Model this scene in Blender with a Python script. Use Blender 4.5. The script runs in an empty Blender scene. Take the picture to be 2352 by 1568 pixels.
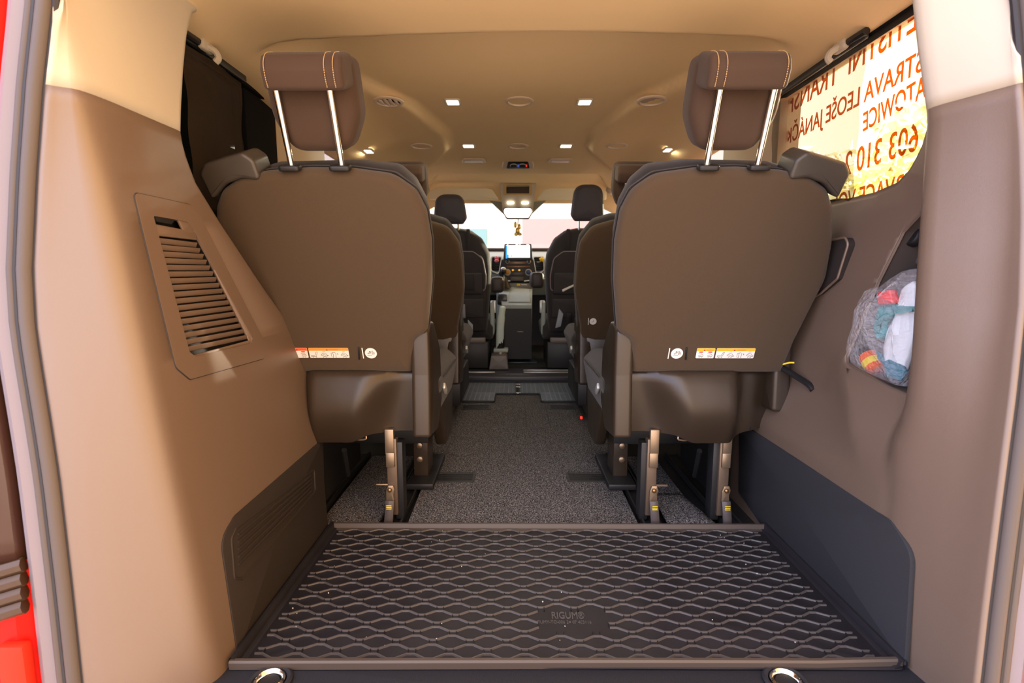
import bpy, bmesh, math, random
from mathutils import Vector, Matrix
random.seed(4)
R=math.radians
SC=bpy.context.scene; COL=SC.collection
# ---------------------------------------------------------------- camera
F=1176.;CX=1176.;CY=784.
PITCH=R(7.46);YAW=R(0.34)
CAM=Vector((-0.02,0,0.73))
AF=Vector((-math.sin(YAW)*math.cos(PITCH),math.cos(YAW)*math.cos(PITCH),-math.sin(PITCH)))
AR=Vector((math.cos(YAW),math.sin(YAW),0))
AU=AR.cross(AF)
def plane_pt(px,py,P,n):
    d=AF+AR*((px-CX)/F)+AU*((CY-py)/F)
    n=Vector(n); t=(Vector(P)-CAM).dot(n)/d.dot(n)
    return CAM+d*t
def U(px,py,X=None,Y=None,Z=None):      # photo pixel -> point on a plane of the van
    if X is not None: return plane_pt(px,py,(X,0,0),(1,0,0))
    if Y is not None: return plane_pt(px,py,(0,Y,0),(0,1,0))
    return plane_pt(px,py,(0,0,Z),(0,0,1))
cd=bpy.data.cameras.new('camera'); cam=bpy.data.objects.new('camera',cd); COL.objects.link(cam)
cam.location=CAM
cam.matrix_world=Matrix.Translation(CAM)@Matrix((AR,AU,-AF)).transposed().to_4x4()
cd.sensor_width=36; cd.lens=F/2352*36; cd.clip_start=.02
cd.dof.use_dof=True; cd.dof.focus_distance=1.45; cd.dof.aperture_fstop=4.5
SC.camera=cam
# ---------------------------------------------------------------- materials
def lin(c):
    return tuple((v/255/12.92 if v/255<=.04045 else ((v/255+.055)/1.055)**2.4) for v in c)
MATS={}
def mat(name,col,rough=.6,metal=0,bump=0,bscale=300,var=0,vscale=8,spec=.5,emit=None,estr=0,sheen=0,alpha=1,trans=0):
    if name in MATS: return MATS[name]
    m=bpy.data.materials.new(name); m.use_nodes=True; nt=m.node_tree; b=nt.nodes['Principled BSDF']
    b.inputs['Base Color'].default_value=(*col,1); b.inputs['Roughness'].default_value=rough; b.inputs['Metallic'].default_value=metal
    b.inputs['Specular IOR Level'].default_value=spec
    if emit: b.inputs['Emission Color'].default_value=(*emit,1); b.inputs['Emission Strength'].default_value=estr
    if sheen: b.inputs['Sheen Weight'].default_value=sheen; b.inputs['Sheen Roughness'].default_value=.5
    if alpha<1: b.inputs['Alpha'].default_value=alpha
    if trans: b.inputs['Transmission Weight'].default_value=trans
    if bump or var:
        tc=nt.nodes.new('ShaderNodeTexCoord')
    if bump:
        n=nt.nodes.new('ShaderNodeTexNoise'); n.inputs['Scale'].default_value=bscale; n.inputs['Detail'].default_value=3
        nt.links.new(tc.outputs['Object'],n.inputs['Vector'])
        bp=nt.nodes.new('ShaderNodeBump'); bp.inputs['Strength'].default_value=bump; bp.inputs['Distance'].default_value=.002
        nt.links.new(n.outputs['Fac'],bp.inputs['Height']); nt.links.new(bp.outputs['Normal'],b.inputs['Normal'])
    if var:
        n2=nt.nodes.new('ShaderNodeTexNoise'); n2.inputs['Scale'].default_value=vscale; n2.inputs['Detail'].default_value=4
        nt.links.new(tc.outputs['Object'],n2.inputs['Vector'])
        r=nt.nodes.new('ShaderNodeValToRGB'); e=r.color_ramp.elements
        e[0].position=.3; e[1].position=.7
        e[0].color=(*[c*(1-var) for c in col],1); e[1].color=(*[min(1,c*(1+var)) for c in col],1)
        nt.links.new(n2.outputs['Fac'],r.inputs['Fac']); nt.links.new(r.outputs['Color'],b.inputs['Base Color'])
    MATS[name]=m; return m
def speckle(name,lo,hi,scale,pos=.55,bump=.6,width=.06):
    m=bpy.data.materials.new(name); m.use_nodes=True; nt=m.node_tree; b=nt.nodes['Principled BSDF']; b.inputs['Roughness'].default_value=.95
    b.inputs['Specular IOR Level'].default_value=.2
    tc=nt.nodes.new('ShaderNodeTexCoord'); n=nt.nodes.new('ShaderNodeTexNoise'); n.inputs['Scale'].default_value=scale; n.inputs['Detail'].default_value=3; n.inputs['Roughness'].default_value=.7
    n.inputs['Distortion'].default_value=1.2
    nt.links.new(tc.outputs['Object'],n.inputs['Vector'])
    r=nt.nodes.new('ShaderNodeValToRGB'); e=r.color_ramp.elements
    e[0].position=pos-width; e[0].color=(*lo,1); e[1].position=pos+width; e[1].color=(*hi,1)
    nt.links.new(n.outputs['Fac'],r.inputs['Fac']); nt.links.new(r.outputs['Color'],b.inputs['Base Color'])
    bp=nt.nodes.new('ShaderNodeBump'); bp.inputs['Strength'].default_value=bump; bp.inputs['Distance'].default_value=.004
    nt.links.new(n.outputs['Fac'],bp.inputs['Height']); nt.links.new(bp.outputs['Normal'],b.inputs['Normal'])
    MATS[name]=m; return m
def glass(name,tint,gloss=.06):
    m=bpy.data.materials.new(name); m.use_nodes=True; nt=m.node_tree; nt.nodes.clear()
    o=nt.nodes.new('ShaderNodeOutputMaterial'); t=nt.nodes.new('ShaderNodeBsdfTransparent'); t.inputs['Color'].default_value=(*tint,1)
    g=nt.nodes.new('ShaderNodeBsdfGlossy'); g.inputs['Roughness'].default_value=.02
    mx=nt.nodes.new('ShaderNodeMixShader'); mx.inputs['Fac'].default_value=gloss
    nt.links.new(t.outputs[0],mx.inputs[1]); nt.links.new(g.outputs[0],mx.inputs[2]); nt.links.new(mx.outputs[0],o.inputs['Surface'])
    MATS[name]=m; return m
def mesh_cloth(name,col,open_):
    m=bpy.data.materials.new(name); m.use_nodes=True; nt=m.node_tree; nt.nodes.clear()
    o=nt.nodes.new('ShaderNodeOutputMaterial'); t=nt.nodes.new('ShaderNodeBsdfTransparent'); d=nt.nodes.new('ShaderNodeBsdfDiffuse'); d.inputs['Color'].default_value=(*col,1)
    mx=nt.nodes.new('ShaderNodeMixShader'); mx.inputs['Fac'].default_value=1-open_
    nt.links.new(t.outputs[0],mx.inputs[1]); nt.links.new(d.outputs[0],mx.inputs[2]); nt.links.new(mx.outputs[0],o.inputs['Surface'])
    MATS[name]=m; return m
M_trim=mat('moulded_plastic',(.155,.107,.076),.42,bump=.12,bscale=900,spec=1.0)
M_cream=mat('cream_plastic',(.54,.485,.385),.65,bump=.05,bscale=700,spec=.25)
M_head=mat('headliner',(.80,.60,.335),.9,bump=.15,bscale=1200,spec=.2)
M_kick=mat('dark_trim',(.022,.016,.013),.7,bump=.3,bscale=900)
M_fab=mat('seat_fabric',(.072,.046,.024),.9,bump=.5,bscale=1500,spec=.25,sheen=.15)
M_fab2=mat('seat_side_fabric',(.025,.021,.019),.85,bump=.4,bscale=1200,spec=.3,sheen=.15)
M_leath=mat('headrest_cloth',(.062,.034,.019),.75,bump=.35,bscale=1500,spec=.3,sheen=.1)
M_seatp=mat('seat_plastic',(.036,.025,.016),.30,bump=.1,bscale=900,spec=.5)
M_black=mat('black_plastic',(.012,.012,.013),.45)
M_dark=mat('dark_metal',(.02,.02,.021),.45,.3)
M_rub=mat('rubber',(.013,.012,.015),.5,bump=.08,bscale=250,var=.25,vscale=9,spec=.4)
M_rubrim=mat('rubber_rim',(.065,.050,.040),.5,bump=.08,bscale=250)
M_seal=mat('seal_rubber',(.085,.068,.06),.55,bump=.1,bscale=400)
M_sealdk=mat('seal_dark',(.02,.018,.02),.6)
M_chrome=mat('chrome',(.82,.80,.76),.12,1)
M_steel=mat('bracket_metal',(.33,.25,.17),.38,.8)
M_white=mat('white_label',(.85,.83,.78),.5)
M_orange=mat('orange_band',(.9,.33,.03),.5)
M_redband=mat('red_orange_band',(.85,.13,.03),.5)
M_ink=mat('ink',(.05,.045,.04),.6)
M_inkred=mat('red_ink',(.45,.02,.02),.6)
M_yel=mat('yellow_plastic',(.85,.62,.03),.4)
M_redpaint=mat('red_paint',(.80,.008,.004),.45,spec=.15)
M_lampdk=mat('lamp_housing',(.05,.022,.015),.2)
M_carpet=speckle('carpet_pile',(.008,.008,.010),(.48,.47,.48),300,.565,.9,.09)
M_sill=mat('sill_plastic',(.012,.013,.019),.55,bump=.5,bscale=900)
M_dashg=mat('grey_green_plastic',(.38,.45,.43),.45)
M_dashd=mat('dash_dark',(.022,.022,.023),.5)
M_silver=mat('silver_trim',(.62,.64,.62),.3,.4)
M_lamp=mat('lit_lens',(1,.95,.85),.4,emit=(1,.9,.72),estr=7)
M_lens=mat('pale_lens',(.62,.53,.44),.35)
M_vent=mat('vent_tan',(.40,.28,.15),.55)
M_tint=glass('tinted_glass',(.58,.58,.60),.06)
M_glass=glass('clear_glass',(.93,.95,.94),.04)
M_priv=glass('privacy_glass',(.05,.052,.05),.03)
M_rail=mat('rail_black',(.008,.008,.008),.9,spec=.1)
M_shade=mesh_cloth('shade_mesh',(.07,.065,.055),.42)
M_shadeL=mesh_cloth('shade_mesh_dark',(.05,.038,.028),.12)  # same mesh as on the right, darkness behind it put into the colour
M_letter=glass('orange_vinyl',(.62,.26,.015),.02)
M_mint=mat('teal_cloth',(.03,.28,.30),.5)
# ---------------------------------------------------------------- mesh builder
def rpoly(pts,rad,n=6):
    """round the corners of a polygon; constant number of points"""
    out=[];N=len(pts)
    for i in range(N):
        p=Vector(pts[i]);a=Vector(pts[i-1]);b=Vector(pts[(i+1)%N])
        r=rad[i] if isinstance(rad,(list,tuple)) else rad
        da=(a-p);db=(b-p);la=da.length;lb=db.length
        if r<=0 or la<1e-6 or lb<1e-6: out.append(p.copy()); continue
        da/=la;db/=lb
        ang=da.angle(db); 
        if ang>R(178): out.append(p.copy()); continue
        t=min(r/math.tan(ang/2),la*.48,lb*.48)
        A=p+da*t;B=p+db*t
        for k in range(n+1):
            s=k/n
            out.append(A*(1-s)**2+p*2*s*(1-s)+B*s*s)
    return out
def spline(pts,n=8):
    """Catmull-Rom through points"""
    P=[Vector(p) for p in pts];o=[]
    for i in range(len(P)-1):
        p0=P[max(i-1,0)];p1=P[i];p2=P[i+1];p3=P[min(i+2,len(P)-1)]
        for k in range(n):
            t=k/n
            o.append(.5*((2*p1)+(p2-p0)*t+(2*p0-5*p1+4*p2-p3)*t*t+(3*p1-p0-3*p2+p3)*t**3))
    o.append(P[-1]);return o
def interp(tab,x):
    if x<=tab[0][0]: return tab[0][1]
    for (a,u),(b,v) in zip(tab,tab[1:]):
        if x<=b: return u+(v-u)*(x-a)/(b-a)
    return tab[-1][1]
def sst(a,b,x):
    t=min(1,max(0,(x-a)/(b-a)));return t*t*(3-2*t)
class MB:
    def __init__(s): s.v=[];s.f=[]
    def add(s,vs,fs,T=None):
        o=len(s.v)
        for p in vs:
            p=Vector(p); s.v.append(T@p if T else p)
        s.f+= [tuple(i+o for i in f) for f in fs]; return s
    def box(s,c,d,b=0,seg=2,T=None,rot=None):
        bm=bmesh.new(); bmesh.ops.create_cube(bm,size=1)
        for v in bm.verts: v.co=Vector((v.co.x*d[0],v.co.y*d[1],v.co.z*d[2]))
        if b: bmesh.ops.bevel(bm,geom=bm.edges[:],offset=min(b,min(d)*.49),segments=seg,profile=.5,affect='EDGES')
        L=Matrix.Translation(Vector(c))
        if rot is not None: L=L@(rot.to_4x4() if isinstance(rot,Matrix) else Matrix.Rotation(rot[0],4,rot[1]))
        if T: L=T@L
        bm.verts.index_update()
        s.add([L@v.co for v in bm.verts],[[v.index for v in f.verts] for f in bm.faces]); bm.free(); return s
    def tube(s,pts,r,n=8,T=None,sq=None,closed=False):
        P=[Vector(p) for p in pts]; N=len(P); vs=[];fs=[];up=None
        for i,p in enumerate(P):
            if closed: t=(P[(i+1)%N]-P[i-1])
            else: t=(P[min(i+1,N-1)]-P[max(i-1,0)])
            t.normalize()
            if up is None:
                up=Vector((0,0,1)) if abs(t.z)<.9 else Vector((0,1,0))
            up=(up-t*up.dot(t)); up.normalize(); sd=t.cross(up)
            rr=r[i] if isinstance(r,(list,tuple)) else r
            for k in range(n):
                a=2*math.pi*(k+.5)/n
                vs.append(p+sd*(math.cos(a)*rr)+up*(math.sin(a)*rr*(sq or 1)))
        for i in range(N if closed else N-1):
            j=(i+1)%N
            for k in range(n):
                l=(k+1)%n; fs.append((i*n+k,i*n+l,j*n+l,j*n+k))
        if not closed: fs.append(tuple(range(n))[::-1]); fs.append(tuple((N-1)*n+k for k in range(n)))
        return s.add(vs,fs,T)
    def pad(s,ol,w0,w1,r,seg=4,b0=0,b1=0,T=None,r1=None):
        """closed cushion: 2D outline (u,v) extruded along w with rounded rims and bulged faces"""
        r1=r if r1 is None else r1
        P=[Vector(p).to_2d() for p in ol]; N=len(P)
        A=sum(P[i].x*P[(i+1)%N].y-P[(i+1)%N].x*P[i].y for i in range(N))
        if A<0: P.reverse()
        nr=[]
        for i in range(N):
            t=P[(i+1)%N]-P[i-1]; t.normalize(); nr.append(Vector((-t.y,t.x)))
        c=sum(P,Vector((0,0)))/N
        rings=[]
        def ring(ins,w,sc=1): 
            Q=[P[i]+nr[i]*ins for i in range(N)]
            for it in range(6):                    # untangle corners tighter than the inset
                bad=0
                for i in range(N):
                    k=(i+1)%N
                    if (Q[k]-Q[i]).dot(P[k]-P[i])<0: Q[i]=Q[k]=(Q[i]+Q[k])/2; bad=1
                if not bad: break
            return [((q-c)*sc+c).to_3d()+Vector((0,0,w)) for q in Q]
        if b0: 
            for sc in (.15,.3,.5,.7,.88): rings.append(ring(r,w0-b0*(1-sc*sc),sc))
        for k in range(seg+1):
            th=math.pi/2*k/seg; rings.append(ring(r*(1-math.sin(th)),w0+r*(1-math.cos(th))))
        for k in range(seg+1):
            th=math.pi/2*(seg-k)/seg; rings.append(ring(r1*(1-math.sin(th)),w1-r1*(1-math.cos(th))))
        if b1:
            for sc in (.88,.7,.5,.3,.15): rings.append(ring(r1,w1+b1*(1-sc*sc),sc))
        vs=[p for q in rings for p in q]; fs=[]
        for j in range(len(rings)-1):
            for i in range(N):
                k=(i+1)%N; fs.append((j*N+i,j*N+k,(j+1)*N+k,(j+1)*N+i))
        for j,fl in ((0,1),(len(rings)-1,0)):
            q=rings[j]; vs.append(sum(q,Vector((0,0,0)))/N); m=len(vs)-1
            for i in range(N):
                k=(i+1)%N; fs.append((j*N+k,j*N+i,m) if fl else (j*N+i,j*N+k,m))
        return s.add(vs,fs,T)
    def frame(s,o,i,w0,w1,T=None):
        """ring between an outer and an inner outline with the same count"""
        N=len(o);vs=[Vector((p[0],p[1],w0)) for p in o]+[Vector((p[0],p[1],w0)) for p in i]+[Vector((p[0],p[1],w1)) for p in o]+[Vector((p[0],p[1],w1)) for p in i]
        fs=[]
        for k in range(N):
            l=(k+1)%N
            fs+=[(2*N+k,2*N+l,3*N+l,3*N+k),(k,N+k,N+l,l),(k,l,2*N+l,2*N+k),(N+k,3*N+k,3*N+l,N+l)]
        return s.add(vs,fs,T)
    def grid(s,rows,T=None):
        n=len(rows[0]);vs=[p for q in rows for p in q];fs=[]
        for j in range(len(rows)-1):
            for i in range(n-1): fs.append((j*n+i,j*n+i+1,(j+1)*n+i+1,(j+1)*n+i))
        return s.add(vs,fs,T)
    def lathe(s,prof,n=24,T=None):
        vs=[];fs=[]
        for (r,z) in prof:
            for k in range(n):
                a=2*math.pi*k/n; vs.append((r*math.cos(a),r*math.sin(a),z))
        for j in range(len(prof)-1):
            for k in range(n):
                l=(k+1)%n; fs.append((j*n+k,j*n+l,(j+1)*n+l,(j+1)*n+k))
        fs.append(tuple(range(n))[::-1]); fs.append(tuple((len(prof)-1)*n+k for k in range(n)))
        return s.add(vs,fs,T)
    def ball(s,c,r,T=None,n=12):
        L=Matrix.Translation(Vector(c))@Matrix.Diagonal((*(r if isinstance(r,(tuple,list)) else (r,r,r)),1))
        if T: L=T@L
        bm=bmesh.new(); bmesh.ops.create_uvsphere(bm,u_segments=n,v_segments=n//2+2,radius=1); bm.verts.index_update()
        s.add([L@v.co for v in bm.verts],[[v.index for v in f.verts] for f in bm.faces]); bm.free(); return s
    def build(s,name,m,parent=None,sharp=40,solid=0,sub=0,off=-1,label=None):
        me=bpy.data.meshes.new(name); 
        org=Vector((0,0,0))
        if parent is not None: org=ORG.get(parent.name,Vector((0,0,0)))
        elif s.v:
            xs=[p.x for p in s.v];ys=[p.y for p in s.v];zs=[p.z for p in s.v]
            org=Vector(((min(xs)+max(xs))/2,(min(ys)+max(ys))/2,min(zs)))
        me.from_pydata([p-org for p in s.v],[],s.f); me.update()
        bm=bmesh.new(); bm.from_mesh(me); bmesh.ops.recalc_face_normals(bm,faces=bm.faces[:])
        lim=R(sharp)
        for f in bm.faces: f.smooth=True
        for e in bm.edges:
            if len(e.link_faces)==2 and e.calc_face_angle(0)>lim: e.smooth=False
        bm.to_mesh(me); bm.free(); me.materials.append(m)
        o=bpy.data.objects.new(name,me); COL.objects.link(o); o.location=org
        if parent is not None: o.parent=parent; o.location=(0,0,0)
        ORG[o.name]=org
        if sub: 
            q=o.modifiers.new('subsurf','SUBSURF'); q.levels=sub; q.render_levels=sub
        if solid:
            q=o.modifiers.new('solidify','SOLIDIFY'); q.thickness=solid; q.offset=off
        if label: o['label']=label
        return o
ORG={}
def thing(name,label,cat,loc,group=None):
    o=bpy.data.objects.new(name,None); COL.objects.link(o); o.location=loc; o.empty_display_size=.02
    ORG[o.name]=Vector(loc); o['label']=label; o['category']=cat
    if group: o['group']=group
    return o
def tag(o,label,cat,group=None):
    o['label']=label; o['category']=cat
    if group: o['group']=group
    return o
def struct(o,label=None,cat=None):
    o['kind']='structure'
    if label: o['label']=label
    if cat: o['category']=cat
    return o
def frame(org,u,v):
    """matrix whose x,y axes are u,v and z = u x v, at org"""
    u=Vector(u).normalized(); v=Vector(v); v=(v-u*v.dot(u)).normalized(); w=u.cross(v)
    m=Matrix((u,v,w)).transposed().to_4x4(); m.translation=Vector(org); return m
def text_mesh(body,size,T,name,m,parent,depth=.0004,align='LEFT',sx=1,bold=0,space=1):
    cu=bpy.data.curves.new('txt','FONT'); cu.body=body; cu.size=size; cu.align_x=align; cu.extrude=depth; cu.offset=bold; cu.resolution_u=4; cu.space_character=space
    o=bpy.data.objects.new('txt',cu); COL.objects.link(o); bpy.context.view_layer.update()
    me=bpy.data.meshes.new_from_object(o.evaluated_get(bpy.context.evaluated_depsgraph_get()))
    bpy.data.objects.remove(o); 
    b=MB(); S=Matrix.Diagonal((sx,1,1,1)); b.add([T@(S@v.co) for v in me.vertices],[tuple(p.vertices) for p in me.polygons])
    w=max((v.co.x for v in me.vertices),default=0)*sx
    bpy.data.meshes.remove(me)
    return b.build(name,m,parent,sharp=30)
# ================================================================ SHELL
def fillet_row(pts,rad,n=5):
    out=[Vector(pts[0])]
    for i in range(1,len(pts)-1):
        p=Vector(pts[i]);a=Vector(pts[i-1]);b=Vector(pts[i+1]);r=rad[i-1]
        la=(a-p).length;lb=(b-p).length
        A=p+(a-p).normalized()*min(r,la*.48);B=p+(b-p).normalized()*min(r,lb*.48)
        for k in range(n+1):
            s=k/n; out.append(A*(1-s)**2+p*2*s*(1-s)+B*s*s)
    out.append(Vector(pts[-1])); return out
# --- floor: black base pan, carpets lie on it
struct(MB().box((0,2.25,-.055),(1.75,2.62,.07)).build('floor',M_black),'black base floor of the van under the carpets')
# --- left wall (thick rear quarter trim). Inner face leans outward with height
LX=lambda z:-.565-.127*z
LN=(1,0,.127)
def UL(px,py): return plane_pt(px,py,(-.565,0,0),LN)
LF=[(-.05,1.40)]+sorted([(q.z,q.y) for q in (UL(*a) for a in [(750,1210),(727,1020),(721,960),(715,880),(690,810),(650,730),(600,660),(500,510),(445,420),(418,345),(411,305),(412,250),(417,160),(425,80),(438,25)])])+[(1.34,1.26)]
SEALL=[(134,0),(123,100),(113,185),(97,400),(87,620),(94,750),(109,850),(130,980),(148,1100),(177,1350),(200,1568)]
def sealY(py): return .82-.06*py/1568
SL=sorted([(p.z,p.x,p.y) for p in (U(a,b,Y=sealY(b)) for a,b in SEALL)])
SL=[(-.1,SL[0][1],SL[0][2])]+SL+[(1.40,SL[-1][1]-.01,SL[-1][2]+.05)]
SLx=[(a,b) for a,b,c in SL];SLy=[(a,c) for a,b,c in SL]
def left_row(z):
    sx,sy=interp(SLx,z),interp(SLy,z); cx=LX(z); cy=.835
    fy=interp(LF,z)
    mx=sx+(cx-sx)*.30; k=sst(.85,1.1,z)
    pts=[(sx-.003,sy+.012,z),(sx,sy,z),(mx,sy+.012*(1-k)+(cy-sy)*.3*k,z),(cx,cy,z),(cx,fy,z),(cx-.06,fy+.02,z),(-.88,fy+.05,z)]
    k=sst(.85,1.1,z)
    return fillet_row(pts,[.004,.05,.03+.06*k,.012,.03])
def zs(a,b,n): return [a+(b-a)*i/n for i in range(n+1)]
SPL=1.012
wl=struct(MB().grid([left_row(z) for z in zs(-.06,SPL,44)]).build('wall_left',M_trim,solid=.006,off=1),'brown left rear side trim panel')
struct(MB().grid([left_row(z) for z in zs(SPL+.0004,1.37,16)]).build('trim_1',M_cream,solid=.006,off=1),'cream upper left rear pillar cover')
# --- right wall
RXm=[(-.1,.716),(0,.717),(.20,.719),(.29,.724),(.36,.752),(.43,.778),(.5,.787),(.7,.80),(.92,.815),(1.35,.83)]
RXp=[(-.1,.717),(.30,.719),(.42,.716),(.55,.705),(.75,.695),(1.0,.687),(1.12,.655),(1.35,.605)]
SEALR=[(2327,0),(2336,100),(2342,185),(2352,330),(2356,500),(2350,700),(2329,900),(2290,1200),(2265,1400),(2246,1568)]
SR=sorted([(p.z,p.x,p.y) for p in (U(a,b,Y=sealY(b)) for a,b in SEALR)])
SR=[(-.1,SR[0][1],SR[0][2])]+SR+[(1.40,SR[-1][1]-.05,SR[-1][2]+.02)]
SRx=[(a,b) for a,b,c in SR];SRy=[(a,c) for a,b,c in SR]
RWIN=[(.9,1.35),(.97,1.35),(1.03,1.30),(1.075,1.12),(1.085,1.03),(1.095,.99),(1.115,.952),(1.15,.928),(1.22,.917),(2.6,.915)]  # sill height along Y
RCY=[1.0,1.03,1.05,1.065,1.075,1.085,1.095,1.105,1.12,1.135,1.15,1.18,1.22,1.3,1.38,1.46,1.55,1.65,1.8]
def XR(y,z):
    w=max(sst(.985,1.32,y),sst(.27,.62,z)); a,b=interp(RXp,z),interp(RXm,z); return a+(b-a)*w
def right_row(t):
    z0=-.06+t*(1.36+.06)
    def pt(y,xf):
        top=interp(RWIN,y); z=-.06+t*(top+.06); return Vector((xf(z),y,z))
    sx,sy=interp(SRx,z0),interp(SRy,z0)
    cz=z0
    row=fillet_row([(sx+.003,sy+.012,z0),(sx,sy,z0),(max(sx-.004,.728),.825,z0),(interp(RXp,z0),.935,z0),(max(interp(RXp,z0)+.002,XR(.985,z0)-.02),.965,z0),(XR(.985,z0),.985,z0)],[.004,.028,.035,.015],5)
    return row+[pt(y,lambda z:XR(y,z)) for y in RCY]
ts=zs(0,1,70); tsp=(SPL+.06)/(1.42)
lowr=[right_row(t) for t in ts]
# lower (brown) part stops at the seam on the pillar, cream above: split by height on the pillar columns
NP=len(lowr[0])-len(RCY)
tl=[t*tsp*.9998 for t in zs(0,1,52)]; tu=[tsp*1.0002+(1-tsp*1.0002)*t for t in zs(0,1,18)]
bw=MB(); bw.grid([right_row(t)[:NP] for t in tl])
# main side panel with recess for the cubby left open below the window
full=tl+tu
CUB=[(1.0,.50,.86),(1.12,.50,.86)]
prow=[[right_row(t)[NP-1]]+right_row(t)[NP:] for t in full]
def incub(p): return False
bw.grid(prow)
wr=bw.build('wall_right',M_trim,solid=.006,off=-1)
bm=bmesh.new(); bm.from_mesh(wr.data); bmesh.ops.remove_doubles(bm,verts=bm.verts[:],dist=2e-5); bmesh.ops.recalc_face_normals(bm,faces=bm.faces[:])
for e in bm.edges: e.smooth=True
bm.to_mesh(wr.data); bm.free()
struct(wr,'grey brown right rear side trim panel')
struct(MB().grid([right_row(t)[:NP] for t in tu]).build('trim_2',M_cream,solid=.006,off=-1),'cream upper right rear pillar cover')
# --- door seals and painted body outside of them
def seal(side,name,lab):
    sg=-1 if side=='L' else 1
    tx,ty=(SLx,SLy) if side=='L' else (SRx,SRy)
    Z=zs(-.08,1.32,36)
    root=None
    P=lambda dx,dy:[(interp(tx,z)+sg*dx,interp(ty,z)+dy,z) for z in Z]
    o=MB().tube(P(.017,-.002),.0115,10).build(name,M_seal); struct(o,lab)
    MB().tube(P(.004,.002),.006,8).build('dark_lip',M_sealdk,o)
    MB().tube(P(.031,-.002),.006,8).build('dark_groove',M_sealdk,o)
    MB().tube(P(.038,-.002),.0075,10).build('outer_bulb',M_seal,o)
    return o
seal('L','trim_3','rubber door seal down the left edge of the rear opening')
seal('R','trim_4','rubber door seal down the right edge of the rear opening')
def flange(side,name,lab):
    sg=-1 if side=='L' else 1
    tx,ty=(SLx,SLy) if side=='L' else (SRx,SRy)
    rows=[]
    for z in zs(-.1,1.34,30):
        x,y=interp(tx,z),interp(ty,z)
        rows.append([(x+sg*.02,y+.012,z),(x+sg*.046,y+.002,z),(x+sg*.064,y-.004,z),(x+sg*.073,y+.0,z),(x+sg*.077,y+.05,z)])
    return struct(MB().grid(rows).build(name,M_redpaint if 0 else mat('body_flange',(.20,.175,.20),.4),solid=.003,off=0),lab)
flange('L','trim_5','grey painted body flange outside the left door seal')
flange('R','trim_6','grey painted body flange outside the right door seal')
# red body corners with tail lamps
for sg,tx,ty,nm in ((-1,SLx,SLy,'left'),(1,SRx,SRy,'right')):
    body=MB()
    rows=[]
    for z in zs(-.35,1.5,40):
        x,y=interp(tx,max(z,-.05)),interp(ty,max(z,-.05))
        lamp=.26<z<.98
        rows.append([(x+sg*.074,y+.03,z),(x+sg*.084,y+.008,z),(x+sg*.10,y-.005 if not lamp else y+.01,z),(x+sg*.17,y+.0,z),(x+sg*.21,y+.06,z),(x+sg*.215,y+.16,z)])
    body.grid(rows)
    struct(body.build('trim_%d'%(7 if sg<0 else 8),M_redpaint,solid=.004,off=0),'red painted body corner outside the %s rear opening'%nm)
    t=thing('tail_lamp','dark tail lamp on the red body at the %s edge of the picture'%nm,'tail lamp',(interp(tx,.5)+sg*.14,.76,.27))
    x=lambda z:interp(tx,z)
    y=lambda z:interp(ty,z)
    MB().grid([[(x(z)+sg*.078,y(z)+.015,z),(x(z)+sg*.088,y(z)-.006,z),(x(z)+sg*.13,y(z)-.02,z),(x(z)+sg*.18,y(z)-.01,z),(x(z)+sg*.2,y(z)+.02,z)] for z in zs(.27,.95,16)]).build('lamp_lens',M_lampdk,t,solid=.01,off=1)
    b=MB()
    for k in range(4):
        z=.20+.022*k; b.tube([(x(z)+sg*.080,y(z)-.008+.002*k,z),(x(z)+sg*.12,y(z)-.022+.002*k,z-.008),(x(z)+sg*.19,y(z)-.02,z-.02)],.012,8)
    b.build('lamp_base',mat('lamp_base',(.06,.035,.02),.45,bump=.4,bscale=60),t)
    MB().box((x(.0)+sg*.104,y(0)-.008,.03),(.045,.02,.22),.006).box((x(.0)+sg*.109,y(0)-.014,-.12),(.055,.02,.14),.006).build('bumper_step',mat('red_bumper',(.80,.03,.012),.5,spec=.15),t)
# --- ceiling with duct contours and rear lip
XC=[(1.3,.75),(1.62,.70),(1.82,.53),(2.04,.40),(2.44,.325),(2.72,.345),(3.0,.45),(3.35,.60),(3.5,.64)]
def ceil_z(x,y):
    z=1.38
    a=abs(x); z-=.092*sst(.55,.83,a); sd=1-sst(.55,.74,a)
    if a<.62: pass
    z-=.024*sst(-.012,.03,a-interp(XC,y))*sst(1.55,1.9,y)*(1-sst(3.3,3.5,y))
    lipy=1.38+.10*(x-.06)**2
    z+= -.045*sd*(1-sst(lipy,lipy+.05,y)) + .020*sd*sst(lipy,lipy+.05,y)*(1-sst(1.5,2.0,y))
    z-=.03*sd*(1-sst(.9,1.15,y))
    # windscreen header: edge step
    ed=3.47+.35*sst(.5,.66,a)
    z+=.022*sst(ed-.01,ed+.03,y)
    z-=.115*sst(4.02,4.17,y)
    return z
ys=zs(.84,1.34,8)[:-1]+zs(1.34,1.52,14)[:-1]+zs(1.52,3.4,70)[:-1]+zs(3.4,3.9,24)[:-1]+zs(3.9,4.18,10)
ce=struct(MB().grid([[ (x,y,ceil_z(x,y)) for x in zs(-.87,.87,110)] for y in ys]).build('ceiling',M_head,solid=.01,off=1,sharp=60),'beige fabric headliner')
MB().box((0,2.45,1.45),(1.74,3.3,.02)).build('outer_roof',M_redpaint,ce)
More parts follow.
